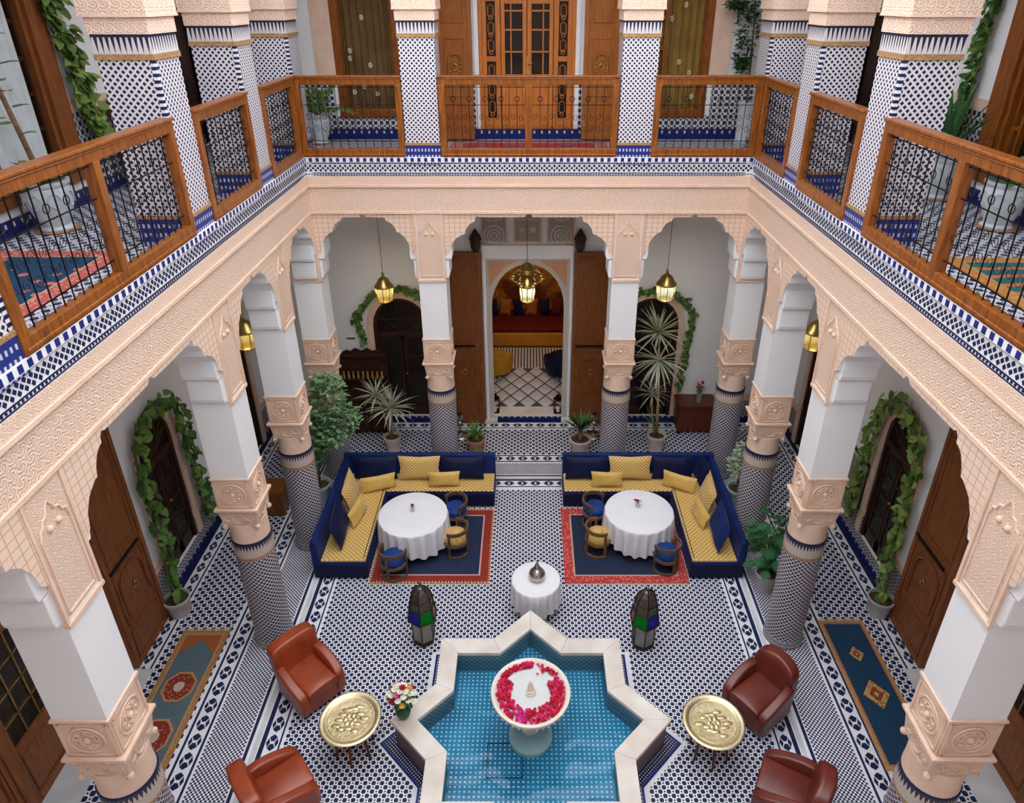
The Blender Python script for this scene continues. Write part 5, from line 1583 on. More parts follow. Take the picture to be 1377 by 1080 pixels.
def heart_leaf():
    q = [(0,0,0),(.28,-.08,.05),(.46,.12,.09),(.40,.45,.07),(.20,.78,.0),(0,1.0,-.12),(-.20,.78,.0),(-.40,.45,.07),(-.46,.12,.09),(-.28,-.08,.05),(0,.3,0),(0,.65,-.02)]
    mb = MB(); mb.add(q, [(0,1,10),(1,2,10),(2,3,10),(3,11,10),(3,4,11),(4,5,11),(0,10,9),(9,10,8),(8,10,7),(7,10,11),(7,11,6),(6,11,5)]); return mb
def strap_leaf(w=.07, droop=.5):
    mb = MB(); vs = []; n = 6
    for k in range(n+1):
        t = k/n; ww = w*(.55+.9*t if t < .5 else 2.0*(1-t)+.02)*.5*1.0
        y = t-.10*droop*t*t; z = -.45*droop*t*t
        vs += [(-ww, y, z+.25*ww), (0, y, z), (ww, y, z+.25*ww)]
    fs = []
    for k in range(n): a = k*3; fs += [(a,a+1,a+4,a+3),(a+1,a+2,a+5,a+4)]
    mb.add(vs, fs); return mb
def split_leaf():
    mb = MB(); vs = [(0,0,0)]; fs = []
    spine = [(0,y/8,-.10*(y/8)**2) for y in range(9)]
    mb.add(spine, [])
    for s in (-1, 1):
        for k in range(6):
            y0 = .06+k*.14; L = .48*math.sin(PI*min(.95,(k+1.4)/7.2)); 
            b = len(mb.v)
            mb.add([(0,y0,-.1*y0*y0),(0,y0+.12,-.1*(y0+.12)**2),(s*L*.6,y0+.18,.06),(s*L,y0+.12,-.04),(s*L*.6,y0+.05,.05)], [(0,1,2,3,4) if s < 0 else (4,3,2,1,0)])
    return mb
def frond():
    mb = MB(); n = 16
    def sp(t): return (0, t-.12*t*t, .28*t-.62*t*t)
    mb.tube([sp(k/8) for k in range(9)], [.012*(1-.8*k/8) for k in range(9)], 4)
    for k in range(2, n+1):
        t = k/n; p = sp(t); L = .30*math.sin(PI*(t*.85+.12))+.05
        for s in (-1, 1):
            q = (s*L*.8, p[1]+L*.55, p[2]-L*.35); m = ((p[0]+q[0])/2, (p[1]+q[1])/2-.01, (p[2]+q[2])/2+.03)
            mb.add([p, (m[0],m[1]-.018,m[2]), q, (m[0],m[1]+.018,m[2])], [(0,1,2,3)])
    return mb
def leaf_obj(kind, fn, mat, parent, name, loc, d, up, scale, twist=0):
    key = kind+mat.name
    if key not in LM:
        o = fn().build(name, mat, parent, True); LM[key] = o.data
    else: o = put(name, LM[key], parent)
    y = Vector(d).normalized(); z = Vector(up); z = (z-y*z.dot(y))
    if z.length < 1e-4: z = Vector((1,0,0))-y*y.x
    z.normalize(); x = y.cross(z)
    if twist: 
        R_ = Matrix.Rotation(twist, 3, y); x = R_@x; z = R_@z
    m = Matrix((x, y, z)).transposed().to_4x4()
    o.matrix_local = Matrix.Translation(Vector(loc))@m@Matrix.Scale(scale, 4)
    return o
def rosette_head(parent, c, n, L, mat, kind='strap', w=.07, droop=.5, emin=-.35, emax=1.35, lim=None):
    for k in range(n):
        f = (k+.5)/n
        el = emax-(emax-emin)*f**.9+rp.uniform(-.12,.12); az = k*2.39996+rp.uniform(-.15,.15)
        d = (math.cos(el)*math.cos(az), math.cos(el)*math.sin(az), math.sin(el))
        if lim and lim(d, L): d = (-d[0], d[1], d[2])
        leaf_obj(kind+str(w)+str(droop), lambda: strap_leaf(w, droop), mat, parent, 'leaf', c, d, (0,0,1) if abs(d[2]) < .95 else (1,0,0), L*rp.uniform(.8,1.1))
def leaf_cloud(centres, n, size, seed, shape=1.0):
    mb = MB(); r = random.Random(seed)
    for k in range(n):
        c, R_ = r.choice(centres)
        while True:
            p = (r.uniform(-1,1), r.uniform(-1,1), r.uniform(-1,1))
            l = p[0]**2+p[1]**2+p[2]**2
            if .15 < l < 1: break
        x, y, z = c[0]+p[0]*R_[0], c[1]+p[1]*R_[1], c[2]+p[2]*R_[2]
        a = r.uniform(0,6.28); e = r.uniform(-.7,.5); s = size*r.uniform(.7,1.25)
        d = Vector((math.cos(a)*math.cos(e), math.sin(a)*math.cos(e), math.sin(e))); sd = Vector((-math.sin(a), math.cos(a), r.uniform(-.5,.5))).normalized()
        o_ = Vector((x,y,z)); u = d.cross(sd)
        mb.add([tuple(o_), tuple(o_+d*s*.5+sd*s*.28*shape+u*s*.06), tuple(o_+d*s), tuple(o_+d*s*.5-sd*s*.28*shape+u*s*.06)], [(0,1,2),(0,2,3)])
    return mb
# leafy shrub in the pale blue pot
t = thing('potted_shrub', 'leafy green shrub in a pale blue pot behind the sofa by the zigzag-edged rug', 'plant', (-3.68, 9.92, 0))
pot(t, POT(.20,.40), m_potblue, .33, .17)
tr = MB(); tr.tube([(0,0,.3),(.05,-.02,.8),(.15,-.02,1.3),(.24,-.02,1.6)], [.022,.02,.016,.01], 7)
for k in range(7):
    a = k*.9; tr.tube([(.12,-.02,1.1+.08*k),(.25+.28*math.cos(a),.25*math.sin(a),1.55+.1*k)], [.012,.004], 5)
tr.build('stem', m_bark, t, True)
cl = [((.30,0,2.05),(.42,.36,.34)),((.05,-.05,1.85),(.30,.3,.36)),((.58,0,1.75),(.30,.26,.30)),((.25,-.12,1.50),(.34,.28,.30)),((.36,.05,2.35),(.26,.24,.20)),((.05,-.08,1.15),(.18,.18,.34))]
stuff(leaf_cloud(cl, 1700, .10, 5, 1.1).build('foliage', m_shrub, t))
# striped dracaena behind the sofa by the zigzag-edged rug
t = thing('potted_dracaena', 'two-headed striped dracaena with spiky pale leaves before the arched door', 'plant', (-2.68, 11.50, 0))
pot(t, POT(.17,.34), m_potcream, .28, .14)
st_ = MB(); st_.tube([(0,0,.25),(.02,0,.6),(.04,-.03,.98)], [.028,.024,.018], 7); st_.tube([(-.02,0,.25),(-.12,.03,.8),(-.24,.05,1.22)], [.02,.018,.014], 7); st_.build('cane', m_barkp, t, True)
rosette_head(t, (.04,-.03,.98), 62, .58, m_drac_w, w=.066, droop=.5); rosette_head(t, (-.24,.05,1.22), 40, .46, m_drac_g, w=.066, droop=.5)
# tall dracaena at the right
t = thing('potted_dracaena', 'tall dracaena with stacked pale spiky heads on a thin cane', 'plant', (2.50, 11.50, 0))
pot(t, POT(.19,.38), m_potcream, .31, .16)
st_ = MB(); st_.tube([(0,0,.28),(-.03,0,1.0),(-.08,0,1.8),(-.13,0,2.5)], [.03,.026,.022,.018], 7); st_.tube([(-.02,0,.3),(-.12,.05,.8),(-.15,.02,1.25)], [.02,.018,.012], 7); st_.build('cane', m_barkp, t, True)
rosette_head(t, (-.15,0,2.56), 56, .60, m_drac_g, w=.07, droop=.4); rosette_head(t, (-.10,-.02,2.02), 54, .66, m_drac_w, w=.066, droop=.5, emin=-.9, emax=.6)
rosette_head(t, (-.15,.02,1.28), 34, .42, m_drac_w, w=.05, droop=.5); rosette_head(t, (-.10,-.02,.62), 18, .40, m_cyc, w=.04, droop=.3, emin=.2)
# small cycads either side of the salon door
t = thing('potted_cycad', 'small bright green cycad in a terracotta pot behind the sofa by the zigzag-edged rug', 'plant', (-1.04, 11.42, 0)); pot(t, POT(.19,.34), m_terra, .29, .16)
MB().lathe([(.05,.28),(.06,.34),(.045,.42),(0,.44)], 10).build('stem', m_bark, t, True); rosette_head(t, (0,0,.42), 26, .34, m_cyc, w=.12, droop=.25, emin=.1)
t = thing('potted_cycad', 'taller dark green palm-like plant in a cream pot behind the sofa by the coral rug', 'plant', (1.00, 11.42, 0)); pot(t, POT(.21,.34), m_potcream, .29, .17)
MB().lathe([(.05,.28),(.06,.36),(.045,.5),(0,.54)], 10).build('stem', m_bark, t, True); rosette_head(t, (0,0,.5), 34, .46, m_vine, w=.16, droop=.3, emin=.7)
# pale-leaved plant and monstera on the right
t = thing('potted_pale_plant', 'whitish-leaved bushy plant in a pale blue pot behind the sofa by the coral rug', 'plant', (3.64, 9.80, 0)); pot(t, POT(.19,.40), m_potblue, .33, .16)
MB().tube([(0,0,.3),(-.03,0,.8)], [.02,.01], 6).build('stem', m_bark, t); stuff(leaf_cloud([((0,0,.88),(.24,.24,.30)),((.05,0,1.12),(.18,.18,.18))], 700, .075, 9).build('foliage', m_pale_shrub, t))
t = thing('potted_monstera', 'split-leaf plant in a grey pot between the sofa by the coral rug and tiled column', 'plant', (3.58, 7.86, 0)); pot(t, POT(.18,.33), m_potgrey, .27, .15)
sm = MB()
for k in range(44):
    a = k*2.39996; h = .50+.80*((k*7)%44)/44; r_ = .08+.26*((k*11)%44)/44
    e = (r_*math.cos(a), r_*math.sin(a), h); sm.tube([(0,0,.25),(e[0]*.5,e[1]*.5,h*.8),e], [.010,.008,.005], 5)
    leaf_obj('split', split_leaf, m_mon, t, 'leaf', e, (math.cos(a)*.8, math.sin(a)*.8, -.25), (math.cos(a)*.4,math.sin(a)*.4,1), .21*rp.uniform(.85,1.2))
sm.build('stems', m_cyc, t, True)
# vines: list of wall paths -> stem + leaves
def make_vine(label, path, wall_n, mat, size, step, spread, potloc=None, seed=1, kind='heart', thick=.02, name='climbing_vine'):
    base = potloc or path[0]
    t = thing(name, label, 'plant', (base[0], base[1], base[2] if potloc else base[2]))
    B0 = Vector(t.location)
    r = random.Random(seed); n_ = Vector(wall_n)
    pts = [Vector(p)-B0 for p in path]
    MB().tube([tuple(p) for p in pts], thick, 6).build('stem', m_bark, t, True)
    tot = 0; k = 0
    for a, b in zip(pts[:-1], pts[1:]):
        L = (b-a).length; m = max(1, int(L/step))
        side = (b-a).normalized().cross(n_)
        for i in range(m):
            if k >= 290: break
            f = (i+r.random())/m; c = a.lerp(b, f)+side*r.uniform(-spread, spread)+n_*r.uniform(.0,.08)
            d = Vector((r.uniform(-.6,.6), r.uniform(-.6,.6), r.uniform(-1,.15)))
            d = d-n_*d.dot(n_)+n_*r.uniform(.05,.5)
            leaf_obj(kind, heart_leaf, mat, t, 'leaf', tuple(c), tuple(d), tuple(n_+Vector((r.uniform(-.4,.4),r.uniform(-.4,.4),.4))), size*r.uniform(.7,1.25)); k += 1
    return t
def side_path(s):
    x = s*(XW-.08)
    p = [(s*5.10,7.36,.26),(s*5.22,7.55,.55)]
    p += [(x,7.68,.9),(x,7.70,1.4),(x,7.70,1.9),(x,7.70,2.3)]
    p += [(x, 8.31-.62*math.cos(PI*k/8), 2.40+.55*math.sin(PI*k/8)) for k in range(1, 8)]
    p += [(x,8.94,2.3),(x,8.96,1.8),(x,8.98,1.2),(x,9.0,.75),(x,9.0,.45)]
    return p
for s, lab, sd in ((-1, 'leafy vine trained from a grey pot around the arched window above the wooden box', 3), (1, 'dense leafy vine trained from a grey pot around the arched window beside the framed picture', 8)):
    v = make_vine(lab, side_path(s), (-s,0,0), m_vine2 if s < 0 else m_vine3, .125, .0205, .13, (s*5.08, 7.38, 0), sd)
    pot(v, POT(.185,.30), m_potgrey, .25, .16)
m_vine_d = 0
p = [(-3.26,YW-.06,1.86),(-3.28,YW-.06,2.1),(-3.40,YW-.06,2.42)]+[(-2.53-.80*math.cos(PI*k/10), YW-.06, 2.36+.68*math.sin(PI*k/10)) for k in range(1, 9)]
make_vine('ivy garland climbing round the arched door above the carved sideboard', p, (0,-1,0), m_vine2, .095, .020, .06, None, 4, thick=.008)
p = [(3.07,YW-.06,.80),(3.10,YW-.06,1.2),(3.14,YW-.06,1.8),(3.20,YW-.06,2.2)]+[(2.41+.82*math.cos(PI*k/10), YW-.06, 2.32+.68*math.sin(PI*k/10)) for k in range(1, 9)]
make_vine('ivy garland climbing round the arched door beside the low chest', p, (0,-1,0), m_vine2, .09, .020, .055, None, 6, thick=.008)
make_vine('thick trailing pothos hanging beside the white-curtained upper window', [(-XW+.05,8.62,8.6),(-XW+.05,8.66,8.0),(-XW+.05,8.74,7.4),(-XW+.06,8.80,6.9),(-XW+.08,8.86,6.55),(-XW+.15,8.9,6.30)], (1,0,0), m_vine3, .135, .0085, .20, None, 12)
make_vine('climbing vine hanging beside the dark-paned upper window', [(XW-.05,8.86,8.6),(XW-.05,8.90,7.9),(XW-.05,8.93,7.3),(XW-.06,8.95,6.8),(XW-.08,8.95,6.5)], (-1,0,0), m_vine2, .10, .010, .11, None, 13)
# upper gallery pots
def urn(parent, s=1.0):
    MB().lathe([(0,.0),(.15*s,.0),(.16*s,.03*s),(.13*s,.06*s),(.17*s,.16*s),(.215*s,.30*s),(.215*s,.40*s),(.20*s,.44*s),(.225*s,.47*s),(.225*s,.50*s),(.19*s,.50*s),(.175*s,.45*s),(0,.44*s)], 28, cap=False).build('urn', m_urn, parent, 45)
    sw = MB()
    for k in range(8):
        a = 2*PI*k/8
        pts = [((.222*s)*math.cos(a+.25*math.cos(q)), (.222*s)*math.sin(a+.25*math.cos(q)), .33*s+.07*s*math.sin(q)) for q in [i*.5 for i in range(11)]]
        sw.tube(pts, .008*s, 5)
    sw.build('scroll_relief', m_urn, parent, True)
    MB().lathe([(0,.0),(.20*s,.0),(.215*s,.015),(0,.016)], 24, cap=False).build('saucer', m_terra, parent)
t = thing('urn_planter', 'pale scrolled urn with a trailing green plant beside the coral-bordered upper carpet', 'plant', (-5.02, 7.28, ZF)); urn(t, 1.05)
for k in range(34):
    a = k*2.4; e = rp.uniform(-.2,.9); leaf_obj('heart', heart_leaf, m_pothos, t, 'leaf', (.12*math.cos(a), .12*math.sin(a), .52+rp.uniform(0,.16)), (math.cos(a)*math.cos(e), math.sin(a)*math.cos(e), math.sin(e)), (0,0,1), rp.uniform(.13,.2))
sm = MB(); sm.tube([(0,0,.45),(-.05,-.05,1.0),(-.1,-.12,1.6),(-.12,-.2,2.2)], [.03,.026,.022,.014], 7); sm.build('stem', m_bark, t, True)
for k in range(14):
    a = k*2.4; leaf_obj('heart', heart_leaf, m_pothos, t, 'leaf', (-.1+.1*math.cos(a), -.1+.1*math.sin(a), 1.0+.08*k), (math.cos(a), math.sin(a), .2), (0,0,1), rp.uniform(.13,.19))
t = thing('urn_planter', 'pale scrolled urn with a spiky yucca below the climbing upper vine', 'plant', (5.02, 8.62, ZF)); urn(t, 1.0)
rosette_head(t, (0,0,.55), 46, .95, m_yucca, w=.055, droop=.25, emin=.45, emax=1.45, lim=lambda d, L: d[0]*L*1.1 > .28)
t = thing('urn_planter', 'pale scrolled urn with low round-leaved plant beside the striped upper carpet', 'plant', (5.02, 7.35, ZF)); urn(t, 1.0)
for k in range(60):
    a = k*2.4; e = rp.uniform(-.3,1.1); r_ = rp.uniform(.05,.2); leaf_obj('heart', heart_leaf, m_cyc, t, 'leaf', (r_*math.cos(a), r_*math.sin(a), .50+rp.uniform(0,.2)), (math.cos(a)*math.cos(e), math.sin(a)*math.cos(e), math.sin(e)), (0,0,1), rp.uniform(.10,.16))
t = thing('urn_planter', 'pale scrolled urn with a feathery palm before the brown-curtained window', 'plant', (-3.52, 12.22, ZF)); urn(t, .92)
for k in range(13):
    a = k*2.4; e = .35+.9*((k*5)%13)/13; a = a if math.sin(a) < .25 else -a; leaf_obj('frond', frond, m_palm, t, 'frond', (.03*math.cos(a), .03*math.sin(a), .46), (math.cos(a)*math.cos(e), math.sin(a)*math.cos(e), math.sin(e)), (0,0,1), rp.uniform(.62,.9))
t = thing('tall_planter', 'slim tall pale blue planter with a dark leafy ficus in the back corner', 'plant', (3.62, 12.28, ZF))
MB().lathe([(0,0),(.13,0),(.14,.03),(.12,.06),(.13,.30),(.135,.33),(.125,.36),(.14,.60),(.155,.62),(.155,.65),(.13,.65),(.12,.60),(0,.60)], 24, cap=False).build('planter', m_urn, t, 45)
MB().tube([(0,0,.58),(-.03,.0,1.2),(-.06,0,1.9)], [.022,.018,.01], 6).build('stem', m_bark, t)
stuff(leaf_cloud([((-.14,0,1.75),(.22,.20,.34)),((-.18,0,1.40),(.17,.16,.26)),((-.12,0,2.05),(.24,.2,.22)),((-.38,-.02,2.10),(.16,.12,.07)),((-.16,0,1.22),(.10,.10,.12))], 1100, .085, 21).build('foliage', m_ficus, t))

# ---------------------------------------------------------------- lanterns
def glassmat(name, c, tr=.6):
    t = NT(name); b = t.n.new('ShaderNodeBsdfTransparent'); b.inputs[0].default_value = (*c, 1)
    mx = t.n.new('ShaderNodeMixShader'); mx.inputs[0].default_value = 1-tr
    t.set(Base_Color=(*[v*.6 for v in c], 1), Roughness=.12)
    t.ln(b.outputs[0], mx.inputs[1]); t.ln(t.b.outputs[0], mx.inputs[2]); t.ln(mx.outputs[0], t.out.inputs[0]); return t.mat
m_gblue = glassmat('blue_glass', (.01,.02,.55), .25); m_ggreen = glassmat('green_glass', (.01,.35,.04), .25); m_gred = glassmat('red_glass', (.5,.05,.02), .25); m_gclear = glassmat('cut_glass', (.92,.90,.84), .5)
m_bronze = simple('dark_bronze', (.045,.035,.028), .4, .8, col2=(.09,.07,.05), scale=20)
m_bronze_lt = simple('pierced_bronze', (.26,.24,.22), .35, .9, col2=(.07,.06,.055), scale=60, bump=.4, bscale=70)
def make_floor_lantern(label, x, y, order):
    t = thing('floor_lantern', label, 'lantern', (x, y, 0), PI/6)
    N = 6
    def P(r, k, z): a = 2*PI*k/N; return (r*math.cos(a), r*math.sin(a), z)
    MB().lathe([(.15,0),(.16,.01),(.16,.05),(.14,.07)], N).build('base', m_bronze, t)
    prof = [(.150,.07),(.155,.42),(.205,.46),(.172,.66),(.152,.80),(.11,.92),(.055,.985),(.02,1.0)]
    fr = MB()
    for k in range(N): fr.tube([P(r+.004, k, z) for r, z in prof], .011, 5)
    for (r, z) in (prof[0], prof[1], prof[2], prof[3], prof[4]):
        for k in range(N): fr.tube([P(r+.003, k, z), P(r+.003, k+1, z)], .009, 5)
    fr.build('frame', m_bronze, t)
    def pane(nm, j, k, mat):
        r0, z0 = prof[j]; r1, z1 = prof[j+1]
        MB().add([P(r0,k,z0),P(r0,k+1,z0),P(r1,k+1,z1),P(r1,k,z1)], [(0,1,2,3)]).build(nm, mat, t)
    cols = [m_gblue, m_ggreen, m_gred, m_ggreen, m_gblue, m_gred]
    for k in range(N):
        pane('clear_pane', 0, k, m_gclear); pane('coloured_pane', 1, k, cols[(k+order) % 6]); pane('coloured_pane', 2, k, cols[(k+order) % 6])
        pane('pierced_panel', 3, k, m_bronze_lt)
    MB().lathe([(.152,.80),(.11,.92),(.055,.985),(.02,1.0),(.02,1.02)], N).build('dome', m_bronze_lt, t)
    rg = MB(); rg.ring((0,0,1.045), .03, .006, 16, 5, 'x'); rg.build('ring_handle', m_bronze, t)
    MB().lathe([(.03,.07),(.03,.22),(0,.225)], 12).build('candle', simple('wax', (.75,.68,.52), .6), t)
    return t
make_floor_lantern('tall bronze floor lantern with blue then green panes near the cognac armchair', -1.46, 6.90, 3)
make_floor_lantern('tall bronze floor lantern with green then blue panes near the coral rug', 1.575, 6.83, 0)
def make_hanging(label, x, y, z0, z1, ztop, r, glass, brass_dome=True):
    t = thing('hanging_lantern', label, 'lantern', (x, y, z0))
    H_ = z1-z0
    MB().lathe([(r*.15,H_*.0),(r*.35,H_*.02),(r*.82,H_*.10),(r*.86,H_*.12)], 8).build('bottom', m_brass, t)
    for k in range(8):
        a0, a1 = 2*PI*k/8, 2*PI*(k+1)/8; R0, R1 = r*.86, r
        MB().add([(R0*math.cos(a0),R0*math.sin(a0),H_*.12),(R0*math.cos(a1),R0*math.sin(a1),H_*.12),(R1*math.cos(a1),R1*math.sin(a1),H_*.62),(R1*math.cos(a0),R1*math.sin(a0),H_*.62)], [(0,1,2,3)]).build('pane', glass, t)
    fr = MB()
    for k in range(8):
        a = 2*PI*k/8; fr.tube([(r*.87*math.cos(a),r*.87*math.sin(a),H_*.12),(r*1.01*math.cos(a),r*1.01*math.sin(a),H_*.62)], .007, 4)
    fr.build('frame', m_brass, t)
    MB().lathe([(r*1.08,H_*.60),(r*1.08,H_*.64),(r*.80,H_*.74),(r*.62,H_*.86),(r*.30,H_*.93),(r*.14,H_*.97),(r*.14,H_)], 16).build('dome', m_brass, t, 40)
    b = MB(); b.ball((0,0,H_+.03), .03, n=10, m=6); b.build('finial', m_brass, t, True)
    MB().tube([(0,0,H_+.04),(0,0,ztop-z0)], .005, 5).build('cord', m_black, t)
    MB().lathe([(.0,ztop-z0-.03),(.05,ztop-z0-.02),(.06,ztop-z0)], 12, cap=False).build('ceiling_rose', m_brass, t)
    return t
m_gmist = glassmat('frosted_glass', (.62,.66,.60), .35); m_gamber = glassmat('amber_glass', (.60,.55,.32), .35)
make_hanging('brass hanging lantern with tall clear panes before the ivy-ringed door by the sideboard', -2.60, 11.75, 3.04, 3.58, 5.4, .16, m_gamber)
make_hanging('brass hanging lantern with round smoky body above the tall dracaena', 2.46, 11.75, 3.06, 3.64, 5.4, .17, m_gmist)
make_hanging('brass hanging lantern in the side gallery above the wooden box', -4.60, 10.25, 2.85, 3.42, 5.4, .19, m_gamber)
make_hanging('brass hanging lantern in the side gallery beyond the framed picture', 4.60, 10.15, 2.88, 3.44, 5.4, .19, m_gamber)
t = make_hanging('gilt chandelier lantern with curling side arms in front of the salon arch', -.03, 11.95, 2.95, 3.52, 5.4, .14, m_gmist)
for k in range(6):
    a = 2*PI*k/6
    ar = MB(); ar.tube([(.06*math.cos(a),.06*math.sin(a),.60),(.16*math.cos(a),.16*math.sin(a),.66),(.27*math.cos(a),.27*math.sin(a),.56),(.29*math.cos(a),.29*math.sin(a),.48),(.22*math.cos(a),.22*math.sin(a),.42),(.14*math.cos(a),.14*math.sin(a),.40)], .016, 6)
    ar.lathe([(.02,0),(.06,.03),(.065,.06),(.04,.09),(.0,.10)], 10, (.27*math.cos(a),.27*math.sin(a),.44)); ar.build('arm', m_brass, t, True)
cr = MB(); cr.lathe([(.05,.56),(.12,.60),(.10,.68),(.13,.72),(.06,.78),(.02,.80)], 12); cr.build('crown', m_brass, t, 40)
def small_lantern(label, x, y, z):
    t = thing('candle_lantern', label, 'lantern', (x, y, z))
    fr = MB(); w, h = .085, .30
    for sx in (-1,1):
        for sy in (-1,1): fr.box(sx*w-.007,sx*w+.007,sy*w-.007,sy*w+.007,0,h)
    for z_ in (0,h): 
        for s in (-1,1): fr.box(-w,w,s*w-.007,s*w+.007,z_,z_+.014); fr.box(s*w-.007,s*w+.007,-w,w,z_,z_+.014)
    fr.box(-w,w,-w,w,0,.008); fr.build('frame', m_black, t)
    MB().lathe([(w*1.35,h+.012),(w*.9,h+.06),(w*.35,h+.12),(.012,h+.14)], 4).build('roof', m_black, t)
    rg = MB(); rg.ring((0,0,h+.165), .028, .005, 14, 5, 'y'); rg.build('ring_handle', m_black, t)
    MB().lathe([(.035,.008),(.035,.12),(0,.122)], 14).build('candle', simple('white_wax', (.82,.80,.74), .6), t)
small_lantern('black wire candle lantern on the salon step, yellow chair side', -.72, 12.78, .112); small_lantern('black wire candle lantern on the salon step, blue chair side', .62, 12.76, .112)
def goblet(label, x, y):
    t = thing('candle_stand', label, 'candlestick', (x, y, 0))
    MB().lathe([(.16,0),(.17,.01),(.15,.03),(.04,.05),(.018,.08),(.018,.14),(.03,.16)], 24).build('tray_base', m_silver, t, 40)
    MB().lathe([(.02,.155),(.02,.30),(.035,.32),(.015,.34),(.015,.38)], 16).build('stem', m_silver, t, 40)
    MB().lathe([(.02,.38),(.06,.40),(.075,.46),(.06,.52),(.055,.52),(.065,.46),(.05,.41),(0,.40)], 20, cap=False).build('cup', m_silver, t, 40)
goblet('tall silver candle stand by the cycad in the terracotta pot', -1.40, 12.02); goblet('tall silver candle stand by the palm-like plant in the cream pot', 1.32, 12.02)

# ---------------------------------------------------------------- flower vase on the fountain rim
t = thing('flower_vase', 'green vase of white and pink flowers on the fountain rim', 'flowers', (-1.475, 5.40, .45))
m_vase = simple('green_glaze', (.012,.075,.035), .15, col2=(.02,.11,.05))
MB().lathe([(.05,0),(.075,.03),(.092,.10),(.09,.16),(.062,.22),(.058,.25),(.066,.265)], 24).build('vase', m_vase, t, 40)
fw = [('white_flower', simple('white_petal', (.82,.79,.66), .7), 17), ('pink_flower', simple('pink_petal', (.72,.10,.30), .6), 2), ('red_flower', simple('red_petal', (.32,.01,.03), .6), 5), ('yellow_flower', simple('yellow_petal', (.66,.36,.05), .6), 3)]
rf = random.Random(5); kk = 0
fp = []
for i in range(27):
    a = i*2.39996; q = math.sqrt((i+.5)/27); fp.append((.17*q*math.cos(a), .15*q*math.sin(a), .50-.16*q*q))
order = list(range(27)); rf.shuffle(order)
for nm, mt, n in fw:
    for _ in range(n):
        c = fp[order[kk]]; kk += 1
        b = MB()
        for k in range(9):
            a = 2*PI*k/9; d = Vector((math.cos(a), math.sin(a), .25)); s = Vector((-math.sin(a), math.cos(a), 0))*.014; L = .045
            p0 = Vector(c); b.add([tuple(p0), tuple(p0+d*L*.6+s), tuple(p0+d*L), tuple(p0+d*L*.6-s)], [(0,1,2,3)])
        b.ball((c[0],c[1],c[2]+.008), .014, n=7, m=5); b.build(nm, mt, t)
gm = leaf_cloud([((0,0,.36),(.14,.13,.12))], 120, .07, 3); 
for c in fp[::3]: gm.tube([(0,0,.2),(c[0],c[1],c[2]-.02)], .004, 4)
stuff(gm.build('greenery', m_leaf, t))

# ---------------------------------------------------------------- chests, sideboard, small fittings
m_carvedwood = simple('carved_dark_wood', (.075,.024,.012), .4, col2=(.03,.010,.006), scale=12, bump=.5, bscale=40)
t = thing('sideboard', 'dark carved wooden sideboard with spindle gallery below the ivy', 'cabinet', (-3.33, 12.28, 0))
MB().box(-.46,.46,-.22,.20,.06,.78).build('body', m_carvedwood, t, bevel=.008)
MB().box(-.49,.49,-.25,.20,.78,.82).build('top', m_wood_dark, t, bevel=.008)
for s in (-1, 1):
    d_ = MB().box(s*.02, s*.44, -.235, -.22, .12, .74).build('door', m_carvedwood, t, bevel=.006)
    MB().box(s*.08, s*.38, -.247, -.235, .20, .66).build('panel', m_carvedwood, d_, bevel=.006)
    kb = MB(); kb.ball((s*.05,-.252,.45), .014, n=8, m=6); kb.build('knob', m_brass, d_, True)
for sx in (-1,1):
    for sy in (-1,1): MB().box(sx*.42-.03,sx*.42+.03,sy*.17-.03,sy*.17+.03,0,.06).build('foot', m_wood_dark, t)
bk = MB(); bk.box(-.46,.46,.15,.20,.82,1.62); bk.build('back_panel', m_carvedwood, t)
for s in (-1,1): MB().box(s*.46-.03,s*.46+.03,.10,.20,.82,1.66).build('back_post', m_wood_dark, t)
MB().box(-.48,.48,.05,.20,1.62,1.70).build('cornice', m_wood_dark, t, bevel=.008)
cst = MB(); cst.prism([(-.40,1.70),(-.30,1.76),(-.22,1.73),(-.12,1.80),(0,1.74),(.12,1.80),(.22,1.73),(.30,1.76),(.40,1.70)], .12, .16, 'y'); cst.build('crest', m_wood_dark, t)
MB().box(-.43,.43,.02,.15,1.12,1.15).build('shelf', m_wood_dark, t)
m_spind = simple('golden_spindle', (.55,.33,.12), .4, col2=(.40,.22,.07))
for k in range(9):
    x = -.38+k*.095
    MB().lathe([(.010,1.15),(.022,1.17),(.010,1.19),(.026,1.215),(.010,1.24),(.022,1.265),(.010,1.29),(.022,1.31),(.010,1.33)], 8, (x,.06,0)).build('spindle', m_spind, t, True)
MB().box(-.43,.43,.04,.10,1.33,1.355).build('gallery_rail', m_wood_dark, t)
t = thing('wooden_chest', 'low reddish-brown wooden chest with the flower vase on it', 'chest', (3.40, 12.28, 0))
m_redwood = wood('red_wood', (.14,.035,.016), (.075,.018,.009))
MB().box(-.37,.37,-.21,.24,.06,.62).build('body', m_redwood, t, bevel=.008); MB().box(-.40,.40,-.24,.25,.62,.68).build('lid', m_redwood, t, bevel=.01)
for k in (-1,1): MB().box(k*.03,k*.34,-.225,-.21,.12,.56).build('panel', m_redwood, t, bevel=.008)
for sx in (-1,1):
    for sy in (-1,1): MB().box(sx*.33-.03,sx*.33+.03,sy*.18-.03+.01,sy*.18+.03+.01,0,.06).build('foot', m_wood_dark, t)
t = thing('flower_vase', 'slim glass vase of red and white roses on the low chest', 'flowers', (3.44, 12.22, .68))
MB().lathe([(.045,0),(.05,.02),(.055,.16),(.06,.24)], 16).build('vase', m_gclear, t, 40)
for k in range(7):
    a = k*2.4; q = .03+.02*k/2; b = MB(); blossom(b, (q*math.cos(a)*1.3, q*math.sin(a), .40+.03*math.cos(k*2)), .038); b.build('rose', m_rose if k < 4 else m_rosew, t, True)
